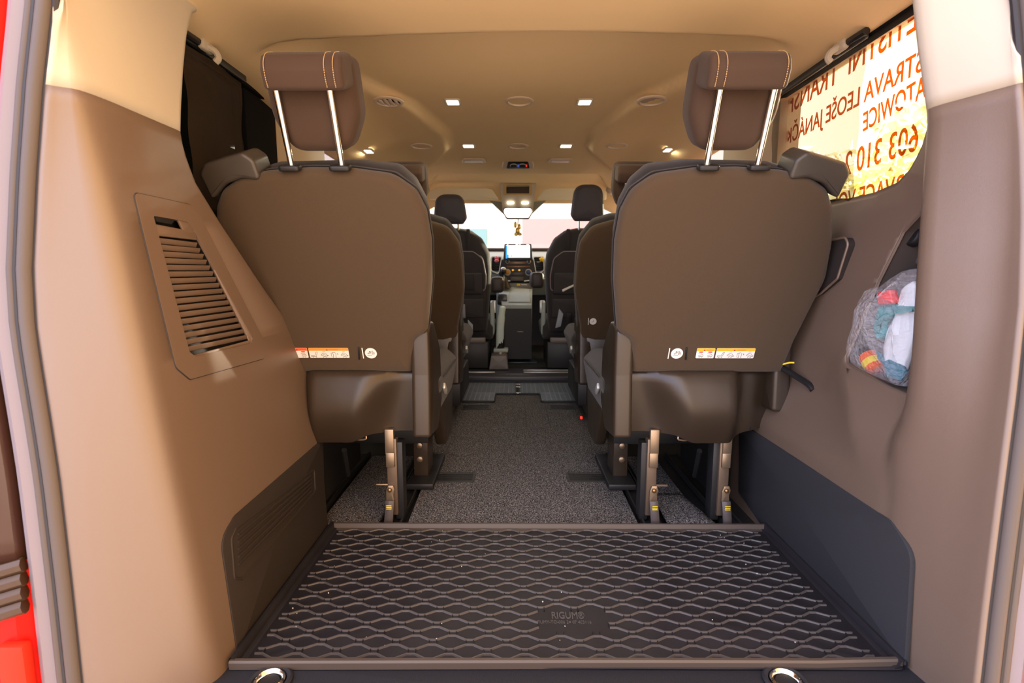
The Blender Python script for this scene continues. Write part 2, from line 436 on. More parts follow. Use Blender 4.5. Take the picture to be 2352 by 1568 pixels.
# --- side walls forward of the third row, pillars and rails
def side(sg,name,lab):
    b=MB()
    y0=1.42 if sg<0 else 1.5
    b.box((sg*.86,2.45+(0 if sg<0 else .05),.42),(.05,2.0,.96),.01)              # lower lining
    b.box((sg*.87,4.1,.30),(.05,1.9,1.15),.01)               # front door lining
    o=b.build(name,M_trim)
    return struct(o,lab)
side(-1,'wall_left','left side lining beside the seats')
side(1,'wall_right','right side lining beside the seats')
for sg,n,nm in ((-1,20,'left'),(1,21,'right')):
    struct(MB().box((sg*.915,2.9,.28),(.02,4.1,1.2),.004).box((sg*.90,2.45,1.40),(.03,3.2,.10),.004).build('trim_%d'%n,M_redpaint),'red outer body skin on the %s side'%nm)
def pillar(sg,y0,y1,name,lab,zt=1.35,lean=0):
    b=MB(); b.grid([[(sg*(.88),y0-.02+lean*(z-.9),z),(sg*.825,y0+lean*(z-.9),z),(sg*.80,y0+.05+lean*(z-.9),z),(sg*.80,y1-.05+lean*(z-.9),z),(sg*.825,y1+lean*(z-.9),z),(sg*.88,y1+.02+lean*(z-.9),z)] for z in zs(.86,zt,8)])
    return struct(b.build(name,M_head if 0 else mat('tan_pillar',(.52,.40,.25),.6),solid=.01,off=-1),lab)
struct(MB().box((-.835,1.70,1.07),(.02,.20,.46),.006).build('trim_22',M_rail),'black frame at the front end of the left rear window')
pillar(-1,1.80,2.22,'trim_9','tan pillar lining behind the left rear headrest')
pillar(1,1.72,2.15,'trim_10','tan pillar lining behind the right rear headrest')
pillar(-1,3.22,3.42,'trim_11','door pillar lining beside the driver seat')
pillar(1,3.22,3.42,'trim_12','door pillar lining beside the front passenger seat')
# top rails (dark channel above the windows)
for sg,n in ((-1,13),(1,14)):
    struct(MB().box((sg*.822,2.05,1.290),(.026,2.4,.022),.006).build('trim_%d'%n,M_rail),'black rail above the %s side windows'%('left' if sg<0 else 'right'))
# windscreen pillars and cowl
for sg,n in ((-1,15),(1,16)):
    struct(MB().tube(spline([(sg*.80,4.05,1.36),(sg*.86,4.45,1.22),(sg*.92,5.0,.95)],6),.035,8).build('trim_%d'%n,M_cream),'pale windscreen pillar lining on the %s'%('left' if sg<0 else 'right'))
    g=MB().tube(spline([(sg*.80,3.42,.92),(sg*.805,3.46,1.10),(sg*.80,3.58,1.25),(sg*.78,3.78,1.30),(sg*.80,4.05,1.28)],6),.018,8).build('trim_%d'%(n+2),M_black); struct(g,'black front door seal on the %s'%('left' if sg<0 else 'right'))
# glass
def pane(name,quad,m,lab,th=.004):
    a,b,c,d=[Vector(q) for q in quad]
    n=(b-a).cross(d-a).normalized()*th
    o=MB().add([a,b,c,d,a+n,b+n,c+n,d+n],[(0,1,2,3),(7,6,5,4),(0,4,5,1),(1,5,6,2),(2,6,7,3),(3,7,4,0)]).build(name,m)
    return struct(o,lab)
pane('window_1',[(-.92,5.12,.93),(.92,5.12,.93),(.80,4.10,1.36),(-.80,4.10,1.36)],M_glass,'windscreen')
w2=pane('window_2',[(.845,.96,.88),(.845,1.78,.88),(.845,1.78,1.31),(.845,.96,1.31)],M_glass,'right rear side window with mirrored orange lettering')
pane('window_3',[(-.85,.98,.84),(-.85,1.75,.84),(-.85,1.75,1.32),(-.85,.98,1.32)],M_priv,'dark left rear side window')
pane('window_4',[(.86,2.12,.88),(.86,3.25,.88),(.86,3.25,1.32),(.86,2.12,1.32)],M_tint,'right middle side window')
pane('window_5',[(-.86,2.18,.88),(-.86,3.25,.88),(-.86,3.25,1.32),(-.86,2.18,1.32)],M_tint,'left middle side window')
pane('window_6',[(.87,3.40,.86),(.87,4.6,.86),(.87,4.1,1.32),(.87,3.40,1.32)],M_glass,'right front door window')
pane('window_7',[(-.87,3.40,.86),(-.87,4.6,.86),(-.87,4.1,1.32),(-.87,3.40,1.32)],M_glass,'left front door window')
# lettering stuck on the outside of window_2: readable from outside, mirrored from here
WX=.852
def wtext(pre,body,p0,p1,h):
    A=U(*p0,X=WX);B=U(*p1,X=WX)
    def width(o): 
        xs=[v.co.x for v in o.data.vertices]; return min(xs),max(xs)
    o=text_mesh(pre+body,h/.70,Matrix.Identity(4),'lettering',M_letter,w2,bold=h*.012)
    og=ORG[w2.name]; lo,hi=width(o); lo+=og.x; hi+=og.x
    o2=text_mesh(body,h/.70,Matrix.Identity(4),'lettering',M_letter,w2,bold=h*.012); l2,h2=width(o2); wv=h2-l2
    bpy.data.objects.remove(o2)
    s=(B-A).length/wv; x0=hi-wv
    T=frame(A,(0,(B-A).y,(B-A).z),(0,0,1))
    for v in o.data.vertices:
        q=v.co+og; v.co=T@Vector(((q.x-x0)*s,q.y,q.z))-og
    return o
# each line: hidden first letters, visible text, baseline start (rear end) and end of the visible text, letter height
LINES=[('L','ETIŠTNÍ',(2105,67),(1946,173),.062),('','TRANSFERY,',(1924,189),(1763,293),.062),
('O','STRAVA LEOŠE JANÁČKA',(2120,161),(1792,340),.046),('K','ATOWICE',(2127,220),(1982,302),.046),
('','603 310 2',(2107,344),(1939,404),.060),('REZ','ERVACE VOL',(2092,443),(1911,488),.047)]
for l in LINES: wtext(*l)
# ================================================================ REAR TRIM DETAILS
UY=Vector((0,1,0))
def panelframe_left(px,py,off=0):
    """local frame on the left panel: x forward, y up the panel, z into the van"""
    o=UL(px,py); u=Vector((0,1,0)); w=Vector((1,0,.127)).normalized(); v=w.cross(u)
    m=Matrix((u,v,w)).transposed().to_4x4(); m.translation=o+w*off; return m
TLP=panelframe_left(450,650,.0065); TLPi=TLP.inverted()
def l2(px,py):
    q=TLPi@(UL(px,py)); return (q.x,q.y)
def outl(pts,r,n=5): return rpoly([l2(*p) for p in pts],r,n)
# slatted vent cover
VO=[(297,443),(432,472),(452,500),(612,808),(598,824),(428,872),(395,845)]
VI=[(340,494),(420,508),(437,528),(574,780),(570,791),(440,823),(425,812)]
vt=thing('vent_cover','slatted brown vent cover set into the left rear side trim','vent',TLP@Vector((0,-.13,0)))
vo=outl(VO,[.012,.02,.02,.014,.01,.012,.02],6); vi=outl(VI,[.004,.008,.008,.006,.005,.006,.006],6)
b=MB(); b.frame(vo,vi,-.0005,.002,TLP); 
b.frame([Vector(p) for p in vi],[Vector(p)*.985+Vector(l2(460,650))*.015 for p in vi],-.004,.002,TLP)
b.build('cover_frame',M_trim,vt,label='flat rounded frame of the vent')
# groove shadow around the cover, put in as a dark line
MB().tube([TLP@Vector((p[0],p[1],-.0002)) for p in vo],.0016,6,closed=True).build('groove_shadow',M_sealdk,vt)
def cut_hole(o,pts,T,test):
    """open a convex window in a wall: pts are 2D in frame T"""
    og=ORG[o.name]; bm=bmesh.new(); bm.from_mesh(o.data); n=len(pts); Ti=T.inverted(); R3=T.to_3x3()
    area=sum(pts[i][0]*pts[(i+1)%n][1]-pts[(i+1)%n][0]*pts[i][1] for i in range(n)); sg=1 if area>0 else -1
    for i in range(n):
        A=Vector(pts[i]);B=Vector(pts[(i+1)%n]); d=B-A
        bmesh.ops.bisect_plane(bm,geom=bm.verts[:]+bm.edges[:]+bm.faces[:],plane_co=T@Vector((A.x,A.y,0))-og,plane_no=R3@Vector((-d.y,d.x,0)),dist=1e-6)
    kill=[]
    for f in bm.faces:
        c=Ti@(f.calc_center_median()+og)
        if test(c) and all(sg*((pts[(i+1)%n][0]-pts[i][0])*(c.y-pts[i][1])-(pts[(i+1)%n][1]-pts[i][1])*(c.x-pts[i][0]))>0 for i in range(n)): kill.append(f)
    bmesh.ops.delete(bm,geom=kill,context='FACES'); bm.to_mesh(o.data); bm.free()
VH=[l2(*p) for p in [(342,497),(432,512),(568,782),(430,818)]]
cut_hole(wl,VH,TLP,lambda c:abs(c.z)<.05)
vb=MB(); vb.add([TLP@Vector((p[0],p[1],-.018)) for p in vi]+[TLP@Vector((p[0],p[1],.001)) for p in vi],[tuple(range(len(vi)))]+[(i,(i+1)%len(vi),len(vi)+(i+1)%len(vi),len(vi)+i) for i in range(len(vi))])
vb.build('backing',M_black,vt)
# slats run along lines from the left to the right inner edge
sl=MB(); ns=17
for k in range(ns):
    t=(k+.9)/ns
    A=Vector(l2(349+ (428-349)*t*1.0, 540+(806-540)*t)); B=Vector(l2(443+(570-443)*t, 553+(776-553)*t))
    d=(B-A); A=A+d*.0;
    u=Vector((d.x,d.y,0)).normalized(); v=Vector((-u.y,u.x,0))
    T=TLP@frame((A.x,A.y,-.0055),u,v)
    L=d.length
    sl.box((L/2,.0018,.0005),(L,.0105,.0028),.0012,2,T,rot=(R(28),'X'))
sl.build('slats',M_trim,vt)
MB().pad(rpoly([l2(345,515),l2(440,533),l2(446,552),l2(352,542)],.002,3),-.004,.0005,.001,2,T=TLP).build('catch_plate',M_trim,vt)
MB().pad(rpoly([l2(345,493),l2(398,502),l2(385,516),l2(352,510)],.002,3),-.004,.0012,.0005,2,T=TLP).build('finger_hole',M_black,vt)
MB().pad(rpoly([l2(400,503),l2(432,512),l2(440,533),l2(414,531)],.002,3),-.004,.0008,.001,2,T=TLP).build('catch',M_trim,vt)
# dark kick panel with ribbed recess
kp=thing('kick_panel','dark brown ribbed kick panel low on the left side trim','trim panel',TLP@Vector((0,-.4,0)))
ko=outl([(735,1008),(738,1110),(748,1225),(537,1508),(497,1240),(530,1185)],[.004,.0,.004,.004,.05,.02],6)
MB().pad(ko,-.001,.003,.0015,2,T=TLP).build('kick_plate',M_kick,kp)
ki=rpoly([l2(714,1078),l2(716,1128),l2(545,1330),l2(527,1330),l2(520,1238),l2(530,1215)],[.008,.012,.01,.01,.014,.01],5)
MB().tube([TLP@Vector((p.x,p.y,.003)) for p in ki],.0026,6,closed=True).build('recess_rim',M_kick,kp)
rb=MB()
for k in range(5):
    t=.14+k*.17
    A=Vector(l2(712,1080+50*t)); B=Vector(l2(524,1222+105*t)); A=A*.95+B*.05; B=B*.955+A*.045
    rb.tube([TLP@Vector((A.x,A.y,.003)),TLP@Vector((B.x,B.y,.003))],.0042,8,sq=.7)
rb.build('ribs',M_kick,kp)
# right dark lower panel
RWf=lambda y,z:interp(RXm,z)-.003
kp=thing('lower_panel','dark charcoal felt panel low on the right side trim','trim panel',(.70,1.1,0))
def UR(px,py): return plane_pt(px,py,(.711,0,0),(1,0,-.02))
ro=[(1702,985),(1722,982),(2052,1196),(2100,1270),(2084,1530),(1757,1213),(1700,1130)]
T=frame((.711,1.1,0),(0,1,0),(.02,0,1)); Ti=T.inverted()
pp=[(Ti@UR(*a)).to_2d() for a in ro]
MB().pad(rpoly(pp,[.005,.005,.03,.05,.004,.004,.01],6),-.006,.004,.0015,2,T=T@Matrix.Rotation(math.pi,4,'X')@Matrix.Diagonal((1,-1,1,1)) if 0 else T).build('felt_panel',mat('charcoal_felt',(.031,.031,.034),.9,bump=.4,bscale=700,spec=.2),kp)
# cubby in the right wall
CP=[(.995,.862),(1.075,.855),(1.115,.82),(1.165,.715),(1.217,.535),(1.205,.52),(1.068,.497),(.995,.49)]
bm=bmesh.new(); bm.from_mesh(wr.data); og=ORG[wr.name]
cc=sum((Vector(p) for p in CP),Vector((0,0)))/len(CP)
for i in range(len(CP)):
    a=Vector(CP[i]);c=Vector(CP[(i+1)%len(CP)]); d=c-a
    near=[f for f in bm.faces if .93<f.calc_center_median().y+og.y<1.30 and .44<f.calc_center_median().z+og.z<.92]; near=list({x for f in near for x in list(f.verts)+list(f.edges)+[f]})
    bmesh.ops.bisect_plane(bm,geom=near,plane_co=(0,a.x-og.y,a.y-og.z),plane_no=(0,-d.y,d.x),dist=1e-6)
def inside(y,z):
    s=None
    for i in range(len(CP)):
        a=CP[i];c=CP[(i+1)%len(CP)]
        k=(c[0]-a[0])*(z-a[1])-(c[1]-a[1])*(y-a[0])
        if s is None: s=k>0
        elif (k>0)!=s: return False
    return True
kill=[f for f in bm.faces if inside(f.calc_center_median().y+og.y,f.calc_center_median().z+og.z) and f.calc_center_median().x+og.x>.74]
bmesh.ops.delete(bm,geom=kill,context='FACES'); bm.to_mesh(wr.data); bm.free()
b=MB(); cp=rpoly(CP,.012,4)
rim=[Vector((XR(p.x,p.y)-.001,p.x,p.y)) for p in cp]; back=[Vector((.895,p.x,p.y)) for p in cp]
N=len(cp); b.add(rim+back,[(i,(i+1)%N,N+(i+1)%N,N+i) for i in range(N)]+[tuple(range(N,2*N))])
b.build('cubby_lining',mat('cubby_plastic',(.12,.10,.085),.5,bump=.1,bscale=700),wr,label='recessed storage pocket')
MB().tube(rim,.004,6,closed=True).build('cubby_rim',M_trim,wr)
MB().box((.858,1.04,.725),(.07,.2,.008),.002).box((.83,1.04,.712),(.012,.2,.004),.001).box((.83,1.04,.702),(.012,.2,.004),.001).build('cubby_shelf',mat('cubby_plastic',(.1,.1,.1)),wr)
# curved arm recess on the right trim, its shade put into the dark colour
am=[U(*p,X=.79) for p in [(1875,560),(1948,545),(1955,560),(1930,640),(1890,675),(1860,690)]]
am=rpoly([(p.y,p.z) for p in am],.015,5)
MB().pad(am,-.015,.006,.004,4,T=frame((.79,0,0),(0,1,0),(0,0,1))@Matrix.Diagonal((1,1,-1,1))).build('arm_recess',M_kick,wr)
MB().tube([Vector((.783,p.x,p.y)) for p in am],.003,6,closed=True).build('arm_recess_rim',M_trim,wr)
# dark sill shelf under the right window
MB().box((.835,1.62,.912),(.05,.5,.03),.01).build('window_sill',M_kick,wr)
# power socket
sk=thing('power_socket','round black power socket at the top of the right side pocket','socket',(.845,1.045,.78))
p=U(2103,543,X=.84)
T=frame(p,(0,-1,0),(.3,0,1)); 
MB().lathe([(.001,.012),(.019,.012),(.022,.008),(.023,-.004),(.02,-.006)],20,T).build('socket_cap',M_black,sk)
MB().box((0,.002,.0125),(.006,.006,.001),0,T=T).build('socket_mark',M_white,sk)
MB().box((.87,p.y,p.z),(.02,.12,.12),.01).build('socket_mount',mat('cubby_plastic',(.1,.1,.1)),sk)
# bag of things in the pocket
def bagpt(px,py,X=.775): return U(px,py,X=X)
def blob(name,m,parent,pts,th,X,amp=.004,seed=1,sub=1,bul=.02):
    """crumpled pouch: outline in the photo on plane X, thickness th"""
    rnd=random.Random(seed)
    P=rpoly([(U(*q,X=X).y,U(*q,X=X).z) for q in pts],.012,3)
    mb=MB(); mb.pad(P,0,th,th*.45,4,b0=bul,b1=bul,T=frame((X+th/2,0,0),(0,1,0),(0,0,1))@Matrix.Diagonal((1,1,-1,1)))
    from mathutils import noise
    for v in mb.v:
        n=noise.noise_vector(v*38+Vector((seed,0,0)))*amp+noise.noise_vector(v*110+Vector((seed,3,0)))*amp*.35
        v+=n
    return mb.build(name,m,parent,sharp=28)
bg=thing('plastic_bag','clear crumpled plastic bag stuffed in the right side pocket','bag',(.80,1.1,.50))
mb_=bpy.data.materials.new('clear_film'); mb_.use_nodes=True; nt=mb_.node_tree; nt.nodes.clear()
o_=nt.nodes.new('ShaderNodeOutputMaterial'); t_=nt.nodes.new('ShaderNodeBsdfTransparent'); p_=nt.nodes.new('ShaderNodeBsdfPrincipled'); p_.inputs['Base Color'].default_value=(.85,.85,.9,1); p_.inputs['Roughness'].default_value=.18
n_=nt.nodes.new('ShaderNodeTexNoise'); n_.inputs['Scale'].default_value=45; n_.inputs['Distortion'].default_value=2.5; u_=nt.nodes.new('ShaderNodeBump'); u_.inputs['Strength'].default_value=.9; u_.inputs['Distance'].default_value=.02
c_=nt.nodes.new('ShaderNodeTexCoord'); nt.links.new(c_.outputs['Object'],n_.inputs['Vector']); nt.links.new(n_.outputs['Fac'],u_.inputs['Height']); nt.links.new(u_.outputs['Normal'],p_.inputs['Normal'])
x_=nt.nodes.new('ShaderNodeMixShader'); x_.inputs['Fac'].default_value=.2; nt.links.new(t_.outputs[0],x_.inputs[1]); nt.links.new(p_.outputs[0],x_.inputs[2]); nt.links.new(x_.outputs[0],o_.inputs['Surface'])
BAGO=[(2106,612),(2086,622),(2062,640),(2040,655),(2005,662),(1988,690),(1975,750),(1960,805),(1972,842),(2020,862),(2076,887),(2090,850),(2120,640)]
blob('bag_film',mb_,bg,BAGO,.06,.772,.006,3,bul=.03)
tag(blob('paper_sheet',mat('white_wrap',(.80,.86,.90),.35),None,[(2108,640),(2080,660),(2062,720),(2040,760),(2030,800),(2040,840),(2070,872),(2085,850),(2110,760)],.02,.785,.007,8,bul=.01),'crumpled white wrapper inside the clear bag','wrapper')
tag(blob('teal_cloth',M_mint,None,[(2110,705),(2060,700),(2028,700),(2015,730),(2010,760),(2022,785),(2035,770),(2040,735),(2065,722),(2110,712)],.02,.775,.005,5,bul=.008),'folded teal cloth inside the clear bag','cloth')
tag(blob('teal_sleeve',mat('deep_teal',(.01,.16,.24),.5),None,[(2020,815),(2027,815),(2042,862),(2050,866),(2075,876),(2085,850),(2070,835),(2045,822)],.015,.775,.004,6,bul=.006),'teal striped sleeve at the bottom of the clear bag','cloth')
c=bagpt(2043,684,.772); bt=tag(MB().pad(rpoly([(-.026,-.010),(.022,-.016),(.026,.012),(-.012,.018)],.007,4),-.008,.012,.006,3,b1=.004,T=frame(c,(0,1,0),(0,0,1))@Matrix.Diagonal((1,1,-1,1))).build('red_cap',mat('bright_red',(.8,.01,.008),.3,spec=.5)),'bright red cap showing through the clear bag','cap')
ob=thing('orange_bottle','orange and yellow bottle with black neck poking from the bag','bottle',bagpt(2008,838,.80))
A=bagpt(1982,800,.80);B=bagpt(2016,850,.80); ax=(B-A).normalized(); T=frame(A,ax.cross(Vector((1,0,0))),Vector((1,0,0)))
if T.to_3x3().col[2].dot(ax)<0: T=T@Matrix.Rotation(math.pi,4,'X')
L=(B-A).length
MB().lathe([(.004,-.004),(.015,0),(.019,.012),(.019,L*.35)],18,T).build('bottle_neck',M_black,ob)
MB().lathe([(.0195,L*.35),(.0215,L*.45),(.0215,L),(.015,L+.004)],18,T).build('bottle_body',mat('orange_red',(.85,.12,.01),.3),ob)
MB().lathe([(.022,L*.6),(.0222,L*.62),(.0222,L*.82),(.022,L*.84)],18,T).build('bottle_band',M_yel,ob)

# ================================================================ BOOT MAT AND SILL
sill=MB(); sill.pad(rpoly([(-.60,.70),(.77,.70),(.76,.90),(-.58,.90)],.01,2),-.03,-.002,.006,3)
struct(sill.build('trim_19',M_sill),'dark grained loading sill of the rear opening')
for px,nm in ((618,'left'),(1806,'right')):
    c=U(px,1566,Z=0); t=thing('tie_down_ring','chrome ring fitting at the %s end of the loading sill'%nm,'ring',(c.x,c.y,-.002))
    T=Matrix.Translation((c.x,c.y,-.002))
    MB().lathe([(.036,0),(.040,.004),(.036,.007),(.030,.005),(.029,.0)],32,T).build('ring_surround',M_sill,t)
    MB().lathe([(.0275,.0),(.0275,.006),(.024,.0095),(.020,.006),(.019,.0)],32,T).build('chrome_ring',M_chrome,t)
    MB().lathe([(.018,.001),(.018,.003)],24,T).build('ring_pocket',M_black,t)
mt=thing('boot_mat','ribbed black rubber boot mat with raised rim filling the loading floor','mat',(.08,1.14,0))
MX0,MX1,MY0,MY1=-.552,.706,.868,1.402
def wob(x): return -.006*math.cos((x-.05)*3.2)+ .004*math.sin(x*7)   # the near edge sags
base=MB(); base.pad(rpoly([(MX0,MY0),(MX1,MY0),(MX1,MY1),(MX0,MY1)],.012,4),.0005,.004,.001,2); base.build('mat_sheet',M_rub,mt)
def rimline(pts,up=True):
    rows=[]
    return pts
edge=[]
for x in zs(MX0,MX1,40): edge.append((x,MY0+ .004*math.sin((x+.2)*2.4)+(.006 if x>.55 else 0)*(x-.55)/.15,0))
inner=.013
def rimstrip(path,inw,h):
    vs=[];fs=[];prof=[(-.002,0),(-.003,h*.8),(0,h),(.006,h),(.010,h*.75),(.012,h*.35),(.019,h*.30),(.022,.004)]
    rows=[]
    for p in path: rows.append([Vector((p[0]+inw[0]*a,p[1]+inw[1]*a,c)) for a,c in prof])
    return rows
f=MB(); f.grid(rimstrip(edge,(0,1),.017)); f.build('front_rim',M_rubrim,mt,label='brownish near rim of the mat')
g=MB(); g.grid(rimstrip([(x,MY1,0) for x in zs(MX0,MX1,12)],(0,-1),.017)); g.build('back_rim',M_rubrim,mt)
g=MB(); g.grid(rimstrip([(MX0,y,0) for y in zs(MY0,MY1,12)],(1,0),.02)); g.build('side_rim',M_rub,mt); g=MB(); g.grid(rimstrip([(MX1,y,0) for y in zs(MY0,MY1,12)],(-1,0),.02)); g.build('side_rim',M_rub,mt)
# wavy tread
tr=MB(); PX=.0735; RY=.0255; AMP=.0060; W=.0044; H=.0030; LK=MB()
def ridge(pts,w=W,h=H,tr=tr):
    rows=[]
    P=[Vector(p) for p in pts]
    for i,p in enumerate(P):
        t=(P[min(i+1,len(P)-1)]-P[max(i-1,0)]).normalized(); n=Vector((-t.y,t.x,0))
        rows.append([p-n*w*.5+Vector((0,0,.0038)),p-n*w*.3+Vector((0,0,.004+h)),p+n*w*.3+Vector((0,0,.004+h)),p+n*w*.5+Vector((0,0,.0038))])
    tr.grid(rows)
x0,x1,y0,y1=MX0+.024,MX1-.024,MY0+.024,MY1-.024
ny=int((y1-y0)/RY); yb=y0+((y1-y0)-ny*RY)/2
LOGO=(.030,.155,yb+2.55*RY,yb+5.45*RY)   # blank patch left for the moulded name
for j in range(ny+1):
    y=yb+j*RY; ph=(j%2)*.5
    segs=[[]]
    k=math.floor(x0/PX)-1
    while k*PX<x1+PX:
        cx=(k+ph)*PX
        for dx,dy in ((-.5+.10,-1),(-.10,1),(.10,1),(.5-.10,-1)):
            xx=cx+dx*PX
            if x0<=xx<=x1:
                if LOGO[0]<xx<LOGO[1] and LOGO[2]<y<LOGO[3]: 
                    if segs[-1]: segs.append([])
                else: segs[-1].append((xx,y+dy*AMP,0))
        # short double links from a trough to the row in front of it
        if j>0:
            for dx in (-.10,.10):
                xx=cx+.5*PX+dx*PX
                if x0<=xx<=x1 and not (LOGO[0]<xx<LOGO[1] and LOGO[2]<y-RY*.5<LOGO[3]):
                    ridge([(xx,y-AMP-.001,0),(xx,y-RY+AMP+.001,0)],.0028,.0026,LK)
        k+=1
    for s_ in segs:
        if len(s_)>1: ridge(s_)
tr.build('tread_pattern',mat('rubber_ridge_lit',(.072,.064,.062),.40,bump=.06,bscale=250,spec=.6),mt,sharp=25); LK.build('tread_links',M_rub,mt,sharp=25)['kind']='stuff'  # ridges paler than the links: caught light put into their colour
M_emb=mat('rubber_letters',(.075,.068,.068),.4)
text_mesh('RIGUM®',.030,Matrix.Translation((.058,yb+4.35*RY,.0045)),'moulded_lettering',M_emb,mt,.0012,sx=.62)
text_mesh('GUMY-TO-006 2= 07 403116',.013,Matrix.Translation((.026,yb+3.75*RY,.0045)),'moulded_lettering',M_emb,mt,.0008,sx=.72)
# crumbs are dust, part of the mat
cr=MB()
for k in range(40):
    x=random.uniform(x0,x1);y=random.uniform(y0,y1); cr.box((x,y,.006),(random.uniform(.0008,.0022),)*3,0,rot=(random.random()*3,'Z'))
d=cr.build('dust_specks',mat('dust',(.6,.57,.52),.9),mt); d['kind']='stuff'
# ================================================================ FLOOR COVERINGS
def slab(name,pts,z0,z1,m,lab,cat,r=.004,rr=0):
    return tag(MB().pad(rpoly(pts,rr,3) if rr else pts,z0,z1,r,2).build(name,m),lab,cat)
slab('carpet',[(-.338,1.405),(.345,1.405),(.350,2.02),(.395,2.10),(.395,2.36),(.36,2.40),(.37,3.42),(-.37,3.42),(-.355,2.40),(-.395,2.36),(-.395,2.08),(-.348,2.02)],-.02,0,M_carpet,'speckled grey carpet along the middle aisle','carpet')
slab('carpet_strip',[(-.60,1.405),(-.425,1.405),(-.43,2.0),(-.60,2.0)],-.02,.0,M_carpet,'narrow speckled carpet strip under the left rear seat','carpet')
slab('carpet_strip',[(.425,1.60),(.545,1.61),(.545,2.0),(.43,2.0)],-.02,-.001,M_carpet,'carpet strip under the right rear seat, behind the loose flap','carpet')
fl=MB(); fl.grid([[ (x+(.0 if y<1.55 else 0)+ .10*(1.43-y)*0,y,.003+.004*math.sin(x*40)*(y<1.5)) for x in zs(.432-(.0 if y>1.5 else 0),.572-(y-1.42)*.2,6)] for y in zs(1.422,1.63,8)])
tag(fl.build('carpet_flap',M_carpet,solid=.008,off=0),'loose carpet flap below the right rear seat by the boot mat','carpet')
# seam lines and slit in the middle carpet
MB().box((.09,2.37,.0005),(.082,.012,.002),.0008).build('carpet_slit',M_black,bpy.data.objects['carpet'])
MB().box((.035,2.62,.0002),(.004,.46,.001)).box((.15,2.62,.0002),(.004,.46,.001)).build('carpet_seam',mat('seam',(.012,.012,.012)),bpy.data.objects['carpet'])
# seat rails
def rail(x,nm):
    t=thing('seat_rail','black floor rail %s'%nm,'rail',(x,2.05,-.02))
    MB().box((x,1.73,-.012),(.058,.62,.012),.003).build('rail_channel',M_black,t)
    b=MB(); b.box((x-.024,1.73,-.003),(.008,.62,.014),.003).box((x+.024,1.73,-.003),(.008,.62,.014),.003); b.build('rail_lips',M_dark,t)
rail(-.383,'under the inner leg of the left rear seat'); rail(.387,'under the inner leg of the right rear seat')
rail(-.645,'under the outer side of the left rear seat'); rail(.625,'under the outer leg of the right rear seat')
# four floor grilles
def grille(pts,lab,slats):
    P=[U(*q,Z=0.001) for q in pts]; xa,xb=P[0].x,P[1].x; ya,yb_=P[1].y,P[0].y
    cx,cy=(xa+xb)/2,(ya+yb_)/2; w,d=abs(xb-xa),abs(yb_-ya)
    t=thing('floor_grille',lab,'grille',(cx,cy,0))
    MB().frame(rpoly([(cx-w/2-.008,cy-d/2-.008),(cx+w/2+.008,cy-d/2-.008),(cx+w/2+.008,cy+d/2+.008),(cx-w/2-.008,cy+d/2+.008)],.008,3),rpoly([(cx-w/2,cy-d/2),(cx+w/2,cy-d/2),(cx+w/2,cy+d/2),(cx-w/2,cy+d/2)],.004,3),-.001,.004).build('grille_frame',mat('grille_edge',(.03,.03,.03),.5),t)
    MB().box((cx,cy,.0008),(w,d,.001)).build('grille_pocket',M_black,t)
    b=MB()
    for k in range(1,slats): b.box((cx-w/2+w*k/slats,cy,.002),(.0025,d,.002))
    for k in range(1,4): b.box((cx,cy-d/2+d*k/4,.0016),(w,.002,.0014))
    b.build('grille_bars',mat('grille_bar',(.018,.016,.015),.5),t)
G='floor grilles in the aisle'
grille([(1000,1088),(1084,1105)],'near left floor grille in the aisle carpet',4)
grille([(1305,1088),(1390,1105)],'near right floor grille in the aisle carpet',9)
grille([(1066,931),(1122,940)],'far left floor grille behind the rubber mats',5)
grille([(1264,931),(1320,940)],'far right floor grille behind the rubber mats',5)
# second-row rubber mats
def rmat(sg,lab):
    t=thing('rubber_mat',lab,'mat',(sg*.22,3.12,0))
    P=[(.005,3.395),(.40,3.395),(.40,3.14),(.355,3.09),(.345,2.87),(.135,2.87),(.132,3.06),(.005,3.06)]
    P=[(sg*a-.003,c) for a,c in P]
    MB().pad(rpoly(P,.012,3),.001,.005,.001,2).build('mat_sheet',mat('grey_rubber',(.06,.075,.09),.35),t)
    MB().tube([(p.x,p.y,.008) for p in rpoly(P,.012,3)],.005,6,closed=True).build('mat_rim',mat('mat_rim',(.018,.02,.022),.4),t)
    b=MB()
    for k in range(13):
        x=.03+k*.028
        ya=3.07 if x<.14 else 2.885
        if x>.34: ya=3.16
        b.box((sg*x-.003,(ya+3.385)/2,.006),(.004,3.385-ya,.003),.001)
    for k in range(9):
        y=2.90+k*.024; b.box((sg*.24-.003,y,.006),(.19,.003,.002),.0005)
    for k in range(11):
        y=3.08+k*.028; b.box((sg*.18-.003,y,.006),(.33,.003,.002),.0005)
    b.build('mat_ribs',mat('mat_rib',(.22,.26,.30),.35),t)
rmat(-1,'left ribbed rubber mat behind the driver seat step'); rmat(1,'right ribbed rubber mat behind the front passenger seat step')
for y,nm in ((3.32,'farthest'),(3.24,'middle'),(3.07,'nearest')):
    tag(MB().box((0.0,y,.010),(.03,.018,.006),.002).build('mat_clip',M_silver),'%s of the small clips joining the two rubber mats'%nm,'clip','clips between the rubber mats')
